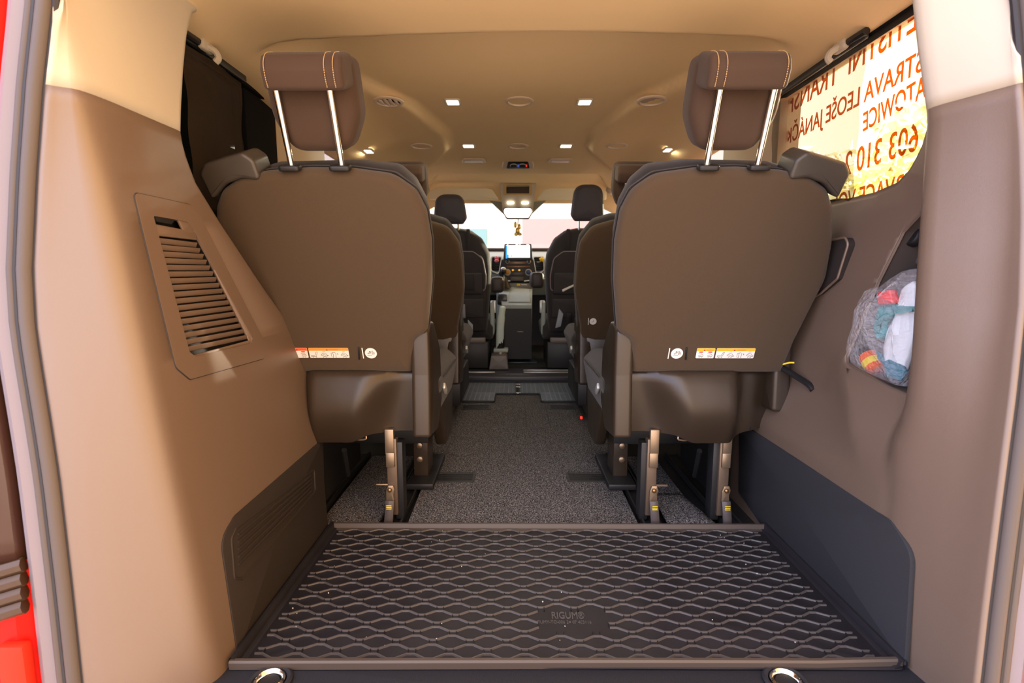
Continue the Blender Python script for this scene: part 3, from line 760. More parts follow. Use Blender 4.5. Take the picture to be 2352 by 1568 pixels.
# ================================================================ SUN SHADES
def shade(sg,m,lab,ya,yb_):
    X=sg*.80
    t=thing('window_blind',lab,'window blind',(X,1.4,.9))
    rows=[]
    for z in zs(.90,1.272,14):
        rows.append([(X+sg*(.004*math.sin(y*31+z*9)+.003*math.sin(z*40+y*12)+.010*(1.27-z)/.37),y+(.02*(1.27-z) if y<ya+.01 else 0),z) for y in zs(ya,yb_,16)])
    MB().grid(rows).build('shade_fabric',m,t)
    MB().box((X-sg*.004,(ya+yb_)/2,1.284),(.012,yb_-ya+.02,.020),.004).build('top_rail',M_black,t)
    h=MB(); h.tube([(X-sg*.012,ya-.02,1.285),(X-sg*.014,ya+.10,1.290)],.009,8); h.build('rail_end',M_black,t)
    return t
def hook(sg,y,lab):
    X=sg*.782
    t=thing('coat_hook',lab,'hook',(X,y,1.31))
    T=frame((X,y,1.286),(0,1,0),(0,0,1))
    MB().pad(rpoly([(-.026,-.012),(.026,-.012),(.022,.014),(-.022,.014)],.01,4),-.008,.008,.005,3,T=T).build('hook_base',M_cream,t)
    MB().tube(spline([(X-sg*.004,y,1.285),(X-sg*.020,y+.004,1.276),(X-sg*.026,y+.006,1.262),(X-sg*.018,y+.006,1.252)],5),.008,8).build('hook_peg',M_cream,t)
shade(-1,M_shadeL,'dark brown mesh sun shade hanging over the left rear window',1.275,1.54)
shade(1,M_shade,'pale see-through mesh sun shade over the right rear window',1.285,1.72)
hook(-1,1.34,'cream coat hook above the dark left sun shade'); hook(1,1.35,'cream coat hook above the right sun shade')
for sg,y,lab in ((-1,1.62,'left'),(1,1.66,'right')):
    tag(MB().box((sg*.765,y,1.304),(.06,.018,.010),.004).build('shade_clip',M_black),'small black clip holding the %s sun shade under the ceiling'%lab,'clip')
# wrinkle holes / eyelet on the left shade
# ================================================================ CEILING FITTINGS
def on_ceil(px,py):
    z=1.38
    for i in range(6):
        p=U(px,py,Z=z); z=ceil_z(p.x,p.y)
    return U(px,py,Z=z)
DOWN=Matrix.Rotation(math.pi,4,'X')
def cvent(px,py,lab,kind):
    p=on_ceil(px,py); t=thing('roof_vent',lab,'air vent',p,'round roof vents')
    T=Matrix.Translation(p)@DOWN
    MB().lathe([(.054,-.002),(.054,.002),(.050,.005),(.043,.005),(.041,.001),(.041,-.004)],36,T).build('vent_bezel',mat('vent_bezel',(.62,.50,.37),.5),t)
    MB().lathe([(.0405,-.003),(.0405,-.001)],30,T).build('vent_disc',M_black if kind=='slat' else (M_vent if kind=='tan' else mat('vent_flat',(.46,.38,.28),.6)),t)
    if kind=='slat':
        b=MB()
        for k in range(4):
            x=-.027+.018*k; h=math.sqrt(.0395**2-min(abs(x)+.006,.038)**2)
            b.box((x,0,.002),(.0155,h*2,.003),.001,T=T,rot=(R(-22),'Y'))
        b.build('vent_blades',M_lens,t)
cvent(893,233,'round roof vent with open blades beside the left rear headrest','slat')
cvent(1193,232,'round closed roof vent in the middle of the near row','flat')
cvent(1497,231,'round roof vent with pale insert beside the right rear headrest','pale')
cvent(968,335,'brown round roof vent at the left of the far row','tan')
cvent(1190,335,'brown round roof vent in the middle of the far row','tan')
cvent(1417,334,'faint round roof vent at the right of the far row, past the duct edge','flat')
def light(px,py,lab,w=.044,d=.05,pw=.9,col=(1,.86,.62)):
    p=on_ceil(px,py); t=thing('roof_light',lab,'ceiling light',p,'lit roof lamps')
    T=Matrix.Translation(p)@DOWN
    o=rpoly([(-w/2-.008,-d/2-.008),(w/2+.008,-d/2-.008),(w/2+.008,d/2+.008),(-w/2-.008,d/2+.008)],.008,3); i=rpoly([(-w/2,-d/2),(w/2,-d/2),(w/2,d/2),(-w/2,d/2)],.004,3)
    MB().frame(o,i,-.003,.004,T).build('lamp_bezel',M_cream,t)
    MB().pad(i,-.002,.006,.002,2,T=T).build('lamp_lens',M_lamp,t)
    l=bpy.data.lights.new('lamp_glow','AREA'); l.shape='RECTANGLE'; l.size=w; l.size_y=d; l.energy=pw; l.color=col
    lo=bpy.data.objects.new('lamp_glow',l); COL.objects.link(lo); lo.location=p+Vector((0,0,-.012))
light(1040,233,'lit square roof lamp left of the near middle vent'); light(1343,233,'lit square roof lamp right of the near middle vent')
light(1076,334,'lit square roof lamp left of the far middle vent',.052,.05); light(1300,334,'lit square roof lamp right of the far middle vent',.052,.05)
light(842,346,'lit roof lamp at the left roof edge above the pillar',.05,.06); light(1539,343,'lit roof lamp at the right roof edge above the pillar',.05,.06)
def cap(px,py,lab):  # plain rectangular roof caps of unknown use, not lamps
    p=on_ceil(px,py); t=thing('roof_fitting',lab,'roof cap',p); T=Matrix.Translation(p)@DOWN
    MB().pad(rpoly([(-.072,-.045),(.072,-.045),(.062,.045),(-.062,.045)],.014,4),-.002,.008,.006,3,T=T).build('cap_bezel',mat('vent_bezel',(.6,.5,.4)),t)
    MB().pad(rpoly([(-.054,-.030),(.054,-.030),(.046,.030),(-.046,.030)],.008,4),.004,.010,.002,2,T=T).build('cap_face',M_lens,t)
cap(1088,367,'pale rectangular roof cap left of the black fan control'); cap(1288,367,'pale rectangular roof cap right of the black fan control')
p=on_ceil(1190,374); t=thing('fan_control','black roof fan control with two dials in a pale bezel','control panel',p); T=Matrix.Translation(p)@DOWN@Matrix.Rotation(R(-14),4,'X')
MB().pad(rpoly([(-.098,-.06),(.098,-.06),(.085,.06),(-.085,.06)],.022,4),-.006,.012,.008,3,T=T).build('control_bezel',mat('vent_bezel',(.6,.5,.4)),t)
MB().pad(rpoly([(-.070,-.046),(.070,-.046),(.058,.042),(-.058,.042)],.012,4),.008,.0145,.002,2,T=T).build('control_face',M_black,t)
for sx in (-.026,.026):
    kb=MB().lathe([(.020,.013),(.018,.026),(.014,.027)],20,T@Matrix.Translation((sx,0,0))).build('dial',M_dark,t)
    MB().lathe([(.0215,.0142),(.0215,.018),(.0195,.019),(.0195,.0142)],24,T@Matrix.Translation((sx,0,0))).build('dial_ring',M_silver,kb)
MB().box((.050,-.005,.0152),(.006,.03,.001),T=T).build('red_mark',mat('led_red',(.7,.02,.01),.4,emit=(1,.05,.02),estr=.6),t)
MB().box((.0,-.005,.0152),(.004,.03,.001),T=T).build('blue_mark',mat('led_blue',(.02,.08,.7),.4,emit=(.05,.15,1),estr=.8),t)
# grab handles
for px,py,sg,nm in ((878,352,-1,'left'),(1500,350,1,'right')):
    p=U(px,py,X=sg*.70); t=thing('grab_handle','pale grab handle under the %s edge of the ceiling'%nm,'handle',p)
    MB().tube(spline([(p.x,p.y-.12,p.z+.03),(p.x-sg*.02,p.y-.09,p.z-.004),(p.x-sg*.025,p.y,p.z-.012),(p.x-sg*.02,p.y+.09,p.z-.004),(p.x,p.y+.12,p.z+.03)],6),.011,8).build('handle_grip',M_head,t)
    b=MB(); b.box((p.x+sg*.012,p.y-.12,p.z+.025),(.05,.04,.03),.01).box((p.x+sg*.012,p.y+.12,p.z+.025),(.05,.04,.03),.01); b.build('handle_mounts',M_cream,t)
# ================================================================ SEATS
def seat_frame(x0,Y0,z0,rec):
    a=R(rec); return Matrix(((1,0,0,x0),(0,-math.sin(a),math.cos(a),Y0),(0,math.cos(a),math.sin(a),z0),(0,0,0,1)))
# columns: u = right, v = up the back, w = forward. (right-handed flip is irrelevant for meshes)
def mir(pts,sg): return [(sg*a,*r) for a,*r in pts]
def headrest(t,T,sg,cx,v0=.59,v1=.79,s=1,stitch=True):
    cx=sg*cx; cs=cx-.009*sg
    sl=rpoly([(cs-.066*s,v0),(cs+.066*s,v0),(cs+.100*s,v0+.075),(cs+.098*s,v1-.004),(cs-.098*s,v1-.004),(cs-.100*s,v0+.075)],[.05,.05,.10,.028,.028,.10],6)
    h=MB().pad(sl,.012,.105,.028,5,b0=.006,b1=.012,T=T).build('headrest',M_leath,t)
    # top roll folded towards the rear
    prof=rpoly([(-.050,.722),(-.052,.762),(-.036,.790),(.05,.792),(.06,.76),(.03,.722)],[.012,.022,.024,.03,.01,.012],5)
    Tr=T@Matrix(((0,0,1,0),(0,1,0,0),(1,0,0,0),(0,0,0,1)))
    MB().pad([(p.x,p.y) for p in prof],cx-.020*sg-.084*s,cx-.020*sg+.084*s,.012,4,T=Tr).build('headrest_roll',M_leath,h)
    for du in (-.058,.058):
        u=cx+du*s
        MB().tube([T@Vector((u,.556,.0)),T@Vector((u,.728,.0))],.0068*s,12).build('headrest_post',M_chrome,h)
        MB().pad(rpoly([(-.024,-.014),(.024,-.014),(.024,.014),(-.024,.014)],.009,4),0,.013,.004,3,T=T@Matrix.Translation((u+.004*sg,.553,.0))@Matrix.Rotation(R(-90),4,'X')).build('post_guide',M_black,t)
    if stitch:
        b=MB()
        for uu in (-.070*sg,-.088*sg,.052*sg):
            b=MB()
            path=[(-.0505,.728),(-.0535,.745),(-.0520,.766),(-.0465,.777),(-.036,.786),(-.02,.7915),(.01,.7925)]
            if 0: pass
            P=spline([T@Vector((cx+uu*s,v,w)) for w,v in path],5)
            for i in range(0,len(P)-1,1):
                d=P[i+1]-P[i]; b.tube([P[i]+d*.12,P[i]+d*.78],.0009,5)
            b.build('stitching',mat('thread',(.55,.36,.16),.8),h)
    return h
def label_strip(t,T,u0,u1,v0,v1,band,n,flip,name,heads=False):
    """white sticker with a coloured band and small line pictures"""
    o=MB().pad(rpoly([(u0,v0),(u1,v0),(u1,v1),(u0,v1)],.003,3),-.0016,-.0004,.0003,1,T=T).build(name,M_white,t)
    h=v1-v0
    MB().pad(rpoly([(u0,v1-h*.27),(u1,v1-h*.27),(u1,v1),(u0,v1)],[.0002,.0002,.003,.003],3),-.0020,-.0015,.0002,1,T=T).build('warning_band',band,o)
    c=(u0+u1)/2; tri=MB().add([T@Vector((c-.007,v1-h*.24,-.0022)),T@Vector((c-.001,v1-h*.24,-.0022)),T@Vector((c-.004,v1-h*.08,-.0022))],[(0,1,2)]).build('warning_triangle',M_inkred,o)
    text_mesh('AIRBAG' if heads else 'WARNING',h*.17,T@Matrix.Translation((c+.001,v1-h*.22,-.0022)),'warning_word',M_redband,o,.0001)
    b=MB(); r=MB()
    for k in range(n):
        cu=u0+(u1-u0)*(k+.5)/n; cv=v0+h*.34; w=min(.011,(u1-u0)/n*.33)
        P=lambda a,c_: T@Vector((cu+a*w,cv+c_*h*.30,-.0019))
        st=k%4
        if heads:
            r.box((cu,v1-h*.37,-.0018),(w*1.3,h*.10,.0004),T=T)
            b.tube([P(-.9,.4),P(.2,.5),P(.7,.1),P(-.7,-.1),P(-.6,-.5),P(.8,-.5),P(.8,0)],.0005,4)
        elif st==0: b.tube([P(-1,-.6),P(-.9,-.2),P(.2,-.2),P(.7,.9),P(1.1,.9),P(.5,-.6),P(-1,-.6)],.0005,4)
        elif st==2: b.tube([P(-.8,-.8),P(-.9,.5),P(0,.8),P(.6,.5),P(.4,-.7)],.0005,4); b.tube([P(-.3,.6),P(-.3,-.8)],.0005,4); b.tube([P(1.1,.5),P(1.2,0)],.0008,4)
        else: b.tube([P(-1,-.1),P(-.3,.6),P(.6,.3),P(1,-.3),P(.2,-.7),P(-1,-.1)],.0005,4); b.tube([P(-.5,.1),P(.6,-.2)],.0005,4); b.tube([P(-.4,1.0),P(.4,1.0)],.0005,4); b.tube([P(.9,-.5),P(1.2,-.2)],.0008,4)
        for a in (-.4,.5): b.ball((cu+a*w,v0+h*.09,-.0019),(.0011,.0011,.0003),T=T,n=6)
    b.build('pictogram',M_ink,o)
    if heads: r.build('red_mark',M_inkred,o)
    return o
def rear_seat(sg,side,nm):
    t=thing('third_row_seat','third-row seat on the %s with dark brown cloth back, seen from behind'%nm,'seat',(sg*.5,1.6,0))
    T=seat_frame(0,1.43,.455,22)
    ol=[(.312,-.005),(.298,.100),(.259,.128),(.236,.27),(.229,.375),(.235,.455),(.256,.505),(.306,.542),(.40,.555),(.50,.557),(.60,.550),(.668,.536),(.716,.508),(.742,.467),(.768,.377),(.780,.283),(.767,.21),(.748,.10),(.738,-.005)]
    rr=[.01,.02,.03,.08,.08,.06,.06,.08,.08,.1,.08,.06,.05,.06,.1,.1,.1,.03,.015]
    P=rpoly(mir(ol,sg),rr,4)
    MB().pad(P,-.004,.045,.022,5,b0=.004,T=T).build('backrest_cover',M_fab,t)
    # front cushion of the backrest: wider bolsters, seen from the aisle
    ol2=[(.325,-.05),(.285,.02),(.268,.13),(.246,.27),(.238,.38),(.244,.46),(.268,.515),(.306,.550),(.40,.560),(.60,.556),(.70,.53),(.745,.47),(.772,.38),(.772,.10),(.72,-.05)]
    MB().pad(rpoly(mir(ol2,sg),.04,4),.040,.150,.045,5,b1=.01,T=T,r1=.05).build('backrest_cushion',M_fab2,t)
    MB().tube([T@Vector((p.x,p.y,.041)) for p in rpoly(mir(ol[1:-1],sg),.03,4)],.0028,6).build('piping',mat('piping_dark',(.03,.027,.025),.7),t)
    # zip slit, strap, stickers
    MB().box((sg*.452,.066,-.0072),(.004,.040,.002),.0003,T=T,rot=(R(6*sg),'Z')).build('cover_slit',M_black,t)
    MB().box((sg*.53,-.010,.004),(.055,.03,.008),.003,T=T).build('release_strap',mat('strap_cloth',(.10,.072,.055),.8),t)
    T2=T@Matrix.Translation((0,0,-.0058))
    if sg<0:
        a=[(-.642,-.594),(-.590,-.480)]; bands=(M_redband,M_orange)
    else: a=[(.480,.530),(.534,.640)]; bands=(mat('amber_band',(.95,.5,.02),.5),)*2
    va,vb_=.051,.083
    label_strip(t,T2,a[0][0],a[0][1],va,vb_,bands[0],2,False,'airbag_label',True)
    label_strip(t,T2,a[1][0],a[1][1],va,vb_,bands[1],4,False,'folding_label')
    c=sg*.392 if sg>0 else -.437
    c=.405 if sg>0 else -.424
    c=sg*.418
    cu=.427 if sg>0 else -.419
    cl=MB().lathe([(.0165,-.0004),(.0165,-.0012)],24,T2@Matrix.Translation((cu,.066,0))).build('child_seat_label',M_white,t)
    b=MB(); q=lambda a_,b_:T2@Vector((cu+a_*.01,.066+b_*.01,-.0016))
    b.tube([q(-.9,-.2),q(-.2,-.1),q(.1,.6),q(-.2,.5),q(-.5,.1),q(-.9,.1)],.0006,4); b.tube([q(.35,-.4),q(.35,.8),q(.6,.8),q(.6,-.4)],.0005,4); b.tube([q(-1,-.6),q(.3,-.6)],.0005,4); b.tube([q(.9,.4),q(.9,-.3)],.0007,4)
    b.ball((cu-.003,.072,-.0016),(.0016,.0016,.0003),T=T2,n=6); b.build('pictogram',M_ink,cl)
    MB().box((cu-.0225,.066,-.001),(.003,.034,.0008),.0006,T=T2).build('label_code',M_white,cl)
    # headrest
    headrest(t,T,sg,.477)
    # belt guide bolster on the outer shoulder
    gp=rpoly(mir([(.612,.530),(.618,.578),(.640,.594),(.735,.570),(.752,.546),(.740,.486),(.700,.522),(.655,.537)],sg),[.012,.02,.018,.02,.02,.008,.04,.04],5)
    MB().pad(gp,-.006,.075,.008,5,T=T).build('belt_guide',mat('guide_plastic',(.055,.047,.038),.38,spec=.5),t,sharp=55)
    # lower shell with the moulded hump
    rows=[]
    for z in zs(.458,.272,16):
        row=[]
        for u in zs(.300,.742,44):
            f=(z-.272)/.186
            e=.425+.020*math.cos((f-.25)*3.1)           # edge of the hump
            hump=.075*sst(e-.085,e+.03,u)*(1-sst(.585,.64,u))
            hump*= .55+.45*math.sin(min(1,max(0,f*1.05))*math.pi*.9+.15)
            low=.012*sst(.9,1,f)
            row.append(Vector((sg*u,1.448-hump+low+.02*(1-f)+(.04*sst(.66,.74,u)),z+ (0 if f>.05 else 0)-(.022*sst(.43,.5,u)*(1-sst(.60,.67,u))*(1-f)))))
        rows.append(row)
    top=[Vector((p.x,p.y+.10,p.z+.004)) for p in rows[0]]; bot=[Vector((p.x,p.y+.25,p.z-.0)) for p in rows[-1]]
    edge=[Vector((p.x,p.y+.012,p.z+.003)) for p in rows[0]]
    MB().grid([top,edge]+rows+[bot]).build('lower_shell',M_seatp,t,sharp=50)
    # inner hinge cover
    hp=rpoly([(1.40,.27),(1.55,.25),(1.64,.33),(1.62,.50),(1.50,.595),(1.445,.600),(1.405,.575),(1.41,.45)],[.012,.03,.04,.04,.03,.02,.02,.03],5)
    Th=Matrix(((0,0,1,0),(1,0,0,0),(0,1,0,0),(0,0,0,1)))
    x0,x1=(.258,.311) if sg>0 else (-.311,-.258)
    MB().pad([(p.x,p.y) for p in hp],x0,x1,.012,4,T=Th).build('hinge_cover',M_seatp,t)
    hp=rpoly([(1.43,.34),(1.60,.33),(1.62,.50),(1.50,.575),(1.435,.565)],[.01,.03,.04,.03,.02],5)
    x0,x1=(.715,.765) if sg>0 else (-.765,-.715)
    MB().pad([(p.x,p.y) for p in hp],x0,x1,.012,4,T=Th).build('outer_hinge_cover',M_seatp,t)
    # cushion
    cs=rpoly([(.275,.27),(.75,.27),(.765,.40),(.73,.44),(.29,.44),(.250,.40)],[.02,.02,.03,.04,.04,.03],4)
    Tc=Matrix(((1,0,0,0),(0,0,1,0),(0,1,0,0),(0,0,0,1)))
    MB().pad(mir([(p.x,p.y) for p in cs],sg),1.53,2.06,.05,5,T=Tc).build('cushion',M_fab2,t)
    MB().tube([(sg*.2515,1.62,.405),(sg*.2485,1.9,.405),(sg*.257,2.03,.395)],.0025,6).build('cushion_seam',mat('piping_dark',(.03,.03,.03)),t)
    MB().pad(rpoly([(1.84,.10),(2.02,.10),(2.06,.30),(1.66,.33)],.03,4),sg*.295-.02,sg*.295+.02,.008,3,T=Th).build('side_valance',M_seatp,t)
    MB().box((sg*.252,1.66,.355),(.010,.055,.022),.004,rot=(R(-35),'X')).build('slide_lever',M_silver,t)
    # legs
    def rear_leg(u):
        sgn=1 if u>0 else -1
        l=MB().box((u,1.462,.135),(.030,.030,.235),.003).build('leg',mat('leg_brown',(.16,.115,.08),.4,.5),t,label='bracket leg with latch')
        MB().box((u-.018*sgn,1.478,.12),(.026,.045,.24),.004).build('leg_rail',M_dark,l)
        MB().box((u+.004*sgn,1.448,.245),(.026,.014,.075),.002).box((u+.003*sgn,1.446,.190),(.026,.012,.045),.003).build('leg_bracket',M_steel,l)
        MB().pad(rpoly([(-.012,-.022),(.012,-.022),(.010,.0),(.014,.014),(.010,.028),(-.006,.028),(-.012,.01)],.004,3),-.004,.004,.002,2,T=Matrix.Translation((u+.006*sgn,1.443,.085))@Matrix.Rotation(R(90),4,'X')).build('latch',M_steel,l)
        MB().ball((u+.006*sgn,1.436,.100),(.007,.005,.007)).build('latch_bolt',mat('brass',(.30,.18,.08),.3,.8),l)
        k=MB(); k.tube(spline([(u+.006*sgn,1.437,.068),(u+.007*sgn,1.430,.04),(u+.010*sgn,1.428,.004)],5),.0135,8,sq=.55); k.build('latch_lever',mat('lever_plastic',(.075,.062,.06),.45),l)
        for i in range(3): MB().box((u+.0065*sgn,1.4235,.058-.005*i),(.016,.004,.0022),.0008).build('yellow_stripe',M_yel,l)
    rear_leg(sg*.383)
    rear_leg(.595 if sg>0 else -.665)
    # front inner pedestal with bolts
    l=MB().box((sg*.352,1.79,.115),(.052,.11,.19),.006).build('pedestal',M_seatp,t)
    MB().box((sg*.345,1.81,.013),(.095,.30,.022),.005).build('pedestal_foot',M_dark,l)
    for z in (.135,.085): MB().lathe([(.012,.0),(.010,.006),(.005,.008)],14,Matrix.Translation((sg*.355,1.735,z))@Matrix.Rotation(R(90),4,'X')).build('bolt',M_steel,l)
    # dark frame below
    b=MB(); b.box((sg*.49,1.62,.285),(.38,.30,.03),.006).box((sg*.49,1.72,.20),(.34,.02,.10),.004).box((sg*.625,1.70,.12),(.02,.40,.20),.004)
    for i in range(4): b.box((sg*.42,1.72,.215-.022*i),(.09,.004,.005),.001)
    b.tube([(sg*.54,1.50,.20),(sg*.565,1.60,.08)],.008,8)
    b.build('under_frame',M_black,t)
    MB().tube(spline([(sg*.452,1.432,.268),(sg*.452,1.43,.258),(sg*.475,1.43,.256),(sg*.485,1.432,.266)],4),.0028,6).build('wire_loop',M_steel,t)
    MB().tube([(sg*.40,1.47,.102),(sg*.437,1.47,.102)],.004,8).build('latch_pin',M_chrome,t)
    if sg>0:
        lv=MB().tube(spline([(.735,1.44,.47),(.752,1.40,.455),(.768,1.35,.437),(.772,1.335,.425)],5),.011,8,sq=.7).build('fold_lever',M_black,t)
        MB().tube(spline([(.728,1.425,.478),(.742,1.41,.486),(.752,1.40,.488)],4),.0025,6).build('yellow_tag',M_yel,lv)
    return t
rear_seat(-1,'L','left'); rear_seat(1,'R','right')
# ---- second row
def mid_seat(sg,nm):
    t=thing('middle_seat','second-row seat on the %s, dark cloth, behind the front seat'%nm,'seat',(sg*.5,2.7,0))
    T=seat_frame(0,2.45,.46,18)
    ol=[(.30,-.20),(.295,.02),(.258,.20),(.260,.34),(.270,.43),(.316,.50),(.41,.528),(.58,.528),(.69,.48),(.75,.38),(.76,.1),(.72,-.2)]
    MB().pad(rpoly(mir(ol,sg),[.02,.06,.1,.08,.06,.08,.08,.08,.08,.06,.06,.02],4),-.004,.045,.02,4,b0=.008,T=T).build('backrest_cover',M_fab,t)
    ol2=[(.30,-.1),(.282,.03),(.262,.20),(.262,.34),(.274,.44),(.33,.515),(.41,.54),(.58,.54),(.70,.49),(.76,.38),(.77,.1),(.72,-.1)]
    MB().pad(rpoly(mir(ol2,sg),.05,4),.04,.15,.045,4,b1=.01,T=T).build('backrest_cushion',M_fab2,t)
    T3=T@Matrix.Translation((0,-.03,0))
    headrest(t,T3,sg,.505,.60,.80,.96,False)
    Th=Matrix(((0,0,1,0),(1,0,0,0),(0,1,0,0),(0,0,0,1)))
    hp=rpoly([(2.43,.20),(2.60,.18),(2.68,.33),(2.66,.50),(2.56,.60),(2.48,.59),(2.46,.45)],[.012,.03,.04,.04,.03,.02,.03],5)
    x0,x1=(.288,.35) if sg>0 else (-.35,-.288)
    MB().pad([(p.x,p.y) for p in hp],x0,x1,.012,4,T=Th).build('hinge_cover',M_seatp,t)
    MB().box((sg*.52,2.47,.33),(.40,.03,.22),.01).build('lower_shell',M_seatp,t)
    cs=rpoly([(.31,.26),(.75,.26),(.765,.40),(.73,.45),(.29,.45),(.262,.40)],[.02,.02,.03,.04,.04,.03],4)
    Tc=Matrix(((1,0,0,0),(0,0,1,0),(0,1,0,0),(0,0,0,1)))
    MB().pad(mir([(p.x,p.y) for p in cs],sg),2.56,3.02,.05,5,T=Tc).build('cushion',M_fab2,t)
    MB().pad(rpoly([(2.45,.03),(2.95,.03),(3.00,.30),(2.42,.33)],.03,4),sg*.36-.025,sg*.36+.025,.01,3,T=Th).build('side_valance',M_seatp,t)
    MB().box((sg*.270,2.62,.345),(.012,.05,.022),.004,rot=(R(-35),'X')).build('slide_lever',M_silver,t)
    MB().box((sg*.40,2.50,.078),(.08,.05,.15),.006).build('leg',M_seatp,t)
    MB().box((sg*.66,2.50,.078),(.08,.05,.15),.006).build('leg',M_seatp,t)
    MB().box((sg*.5,2.72,.16),(.42,.46,.16),.01).build('under_frame',M_black,t)
    if sg>0:
        q=T@Vector((.345,.035,-.005)); 
        cl=MB().lathe([(.0165,-.0104),(.0165,-.0112)],24,T@Matrix.Translation((.350,.055,0))).build('child_seat_label',M_white,t)
        MB().box((.328,.055,-.0108),(.003,.034,.0006),.0002,T=T).build('label_code',M_white,cl)
        MB().tube([T@Vector((.343,.052,-.0118)),T@Vector((.350,.054,-.0118)),T@Vector((.354,.062,-.0118))],.0012,4).build('pictogram',M_ink,cl)
        MB().box((.305,2.44,.035),(.012,.012,.014),.003).build('red_button',mat('led_red',(.7,.02,.01)),t)
    return t
mid_seat(-1,'left'); mid_seat(1,'right')
# ================================================================ FRONT ROW
def front_seat(sg,nm,lab):
    t=thing('front_seat',lab,'seat',(sg*.45,3.7,0))
    T=seat_frame(0,3.62,.34,13)
    ol=[(.22,-.02),(.20,.20),(.185,.42),(.195,.53),(.245,.63),(.32,.685),(.40,.70),(.52,.70),(.60,.685),(.68,.62),(.72,.50),(.72,.2),(.70,-.02)]
    MB().pad(rpoly(mir(ol,sg),[.02]+[.07]*11+[.02],4),-.004,.14,.05,5,b0=.006,b1=.01,T=T).build('backrest',mat('front_fabric',(.028,.027,.030),.85,bump=.4,bscale=1200,sheen=.15),t)
    hz={-1:(.45,.735,.925),1:(.457,.755,.985)}[sg]
    cx=sg*hz[0]
    h=MB().pad(rpoly([(cx-.085,hz[1]),(cx+.085,hz[1]),(cx+.110,hz[1]+.035),(cx+.088,hz[2]),(cx-.088,hz[2]),(cx-.110,hz[1]+.035)],[.02,.02,.03,.075,.075,.03],8),-.02,.09,.035,5,b0=.008,b1=.012,T=T).build('headrest',mat('headrest_grey',(.06,.06,.075) if sg<0 else (.04,.03,.026),.6,bump=.3,bscale=1200),t)
    for du in (-.05,.05): MB().tube([T@Vector((cx+du,.66,.03)),T@Vector((cx+du,hz[1]+.03,.03))],.007,10).build('headrest_post',M_chrome,h)
    # box base, plastic edge
    MB().box((sg*.44,3.86,.155),(.46,.46,.195),.01).build('seat_base',M_black,t)
    MB().box((sg*.43,3.625,.265),(.40,.03,.04),.008).build('base_edge',mat('edge_plastic',(.15,.13,.12),.4),t)
    cs=rpoly([(.18,.26),(.72,.26),(.73,.36),(.68,.42),(.22,.42),(.17,.36)],.03,4)
    MB().pad(mir([(p.x,p.y) for p in cs],sg),3.66,4.2,.05,4,T=Matrix(((1,0,0,0),(0,0,1,0),(0,1,0,0),(0,0,0,1)))).build('cushion',mat('front_fabric',(0,0,0)),t)
    # folding armrest on the aisle side
    ax,az=(-.150,.655) if sg<0 else (.140,.688)
    MB().box((ax,3.90,az),(.095,.38,.115),.025,3).build('armrest',mat('arm_leather',(.035,.027,.024),.5),t)
    MB().box((sg*.185,3.72,.42),(.03,.09,.24),.01,rot=(R(8),'X')).build('belt_buckle_stalk',M_dashg,t)
    MB().box((sg*.168,3.69,.50),(.022,.03,.09),.005).build('buckle',M_silver,t)
    return T
TD=front_seat(-1,'left','driver seat at the front left with grey headrest and back organiser')
TP=front_seat(1,'right','front passenger seat at the right with dark headrest and back organiser')
# organisers strapped to the seat backs
M_org=mat('organiser_cloth',(.022,.019,.021),.7,bump=.3,bscale=700)
M_orgl=mat('organiser_pocket',(.030,.027,.030),.6,bump=.25,bscale=700)
def organiser(sg,T,lab):
    t=thing('seat_organiser',lab,'seat organiser',T@Vector((sg*.45,.0,-.03)))
    ol=[(.225,.0),(.215,.40),(.235,.52),(.30,.57),(.62,.57),(.68,.50),(.69,.0)]
    MB().pad(rpoly(mir(ol,sg),[.01,.05,.06,.05,.05,.06,.01],4),-.026,-.012,.005,3,T=T).build('organiser_panel',M_org,t)
    MB().tube([T@Vector((p.x,p.y,-.027)) for p in rpoly(mir([(.222,.27),(.220,.40),(.240,.515),(.30,.562),(.60,.562)],sg),.05,4)[0:]],.004,6).build('organiser_piping',mat('piping_grey',(.22,.18,.20),.5),t)
    MB().pad(rpoly(mir([(.24,.27),(.24,.42),(.62,.42),(.62,.27)],sg),.015,3),-.036,-.020,.006,3,T=T).build('upper_pocket',M_orgl,t)
    MB().pad(rpoly(mir([(.235,.10),(.235,.235),(.64,.235),(.64,.10)],sg),.01,3),-.032,-.020,.005,3,T=T).build('lower_pocket',M_orgl,t)
    MB().box((sg*.33,.63,-.022),(.022,.16,.004),.001,T=T).build('organiser_strap',M_org,t)
    MB().box((sg*.34,.355,-.041),(.085,.105,.006),.002,T=T).build('flap_pocket',M_org,t) if sg<0 else None
organiser(-1,TD,'grey cloth organiser with pockets on the back of the driver seat')
organiser(1,TP,'dark cloth organiser with pockets on the back of the passenger seat')
def foil(sg,T,pts,name,lab,m,cat,w=-.046,th=.008):
    tag(MB().pad(rpoly(pts,.003,2),w,w+th,.002,2,T=T).build(name,m),lab,cat)
foil(1,T:=TP,[(.300,.305),(.385,.345),(.375,.325),(.305,.288)],'paper_slip','white paper slip sticking out of the passenger seat pocket',M_white,'paper',-.045,.004)
foil(1,TP,[(.262,.025),(.285,.17),(.315,.13),(.30,.04)],'plastic_pouch','pale blue pouch in the lower pocket of the passenger organiser',mat('pouch_blue',(.35,.40,.48),.3),'pouch',-.044)
foil(1,TP,[(.335,.015),(.335,.14),(.375,.14),(.375,.015)],'dark_pouch','black pouch beside the pale pouch on the passenger seat',M_black,'pouch',-.044)
foil(-1,TD,[(-.345,-.03),(-.350,.09),(-.315,.05),(-.318,-.02)],'plastic_pouch','shiny pale pouch low on the driver seat organiser',mat('pouch_blue',(0,0,0)),'pouch',-.044)
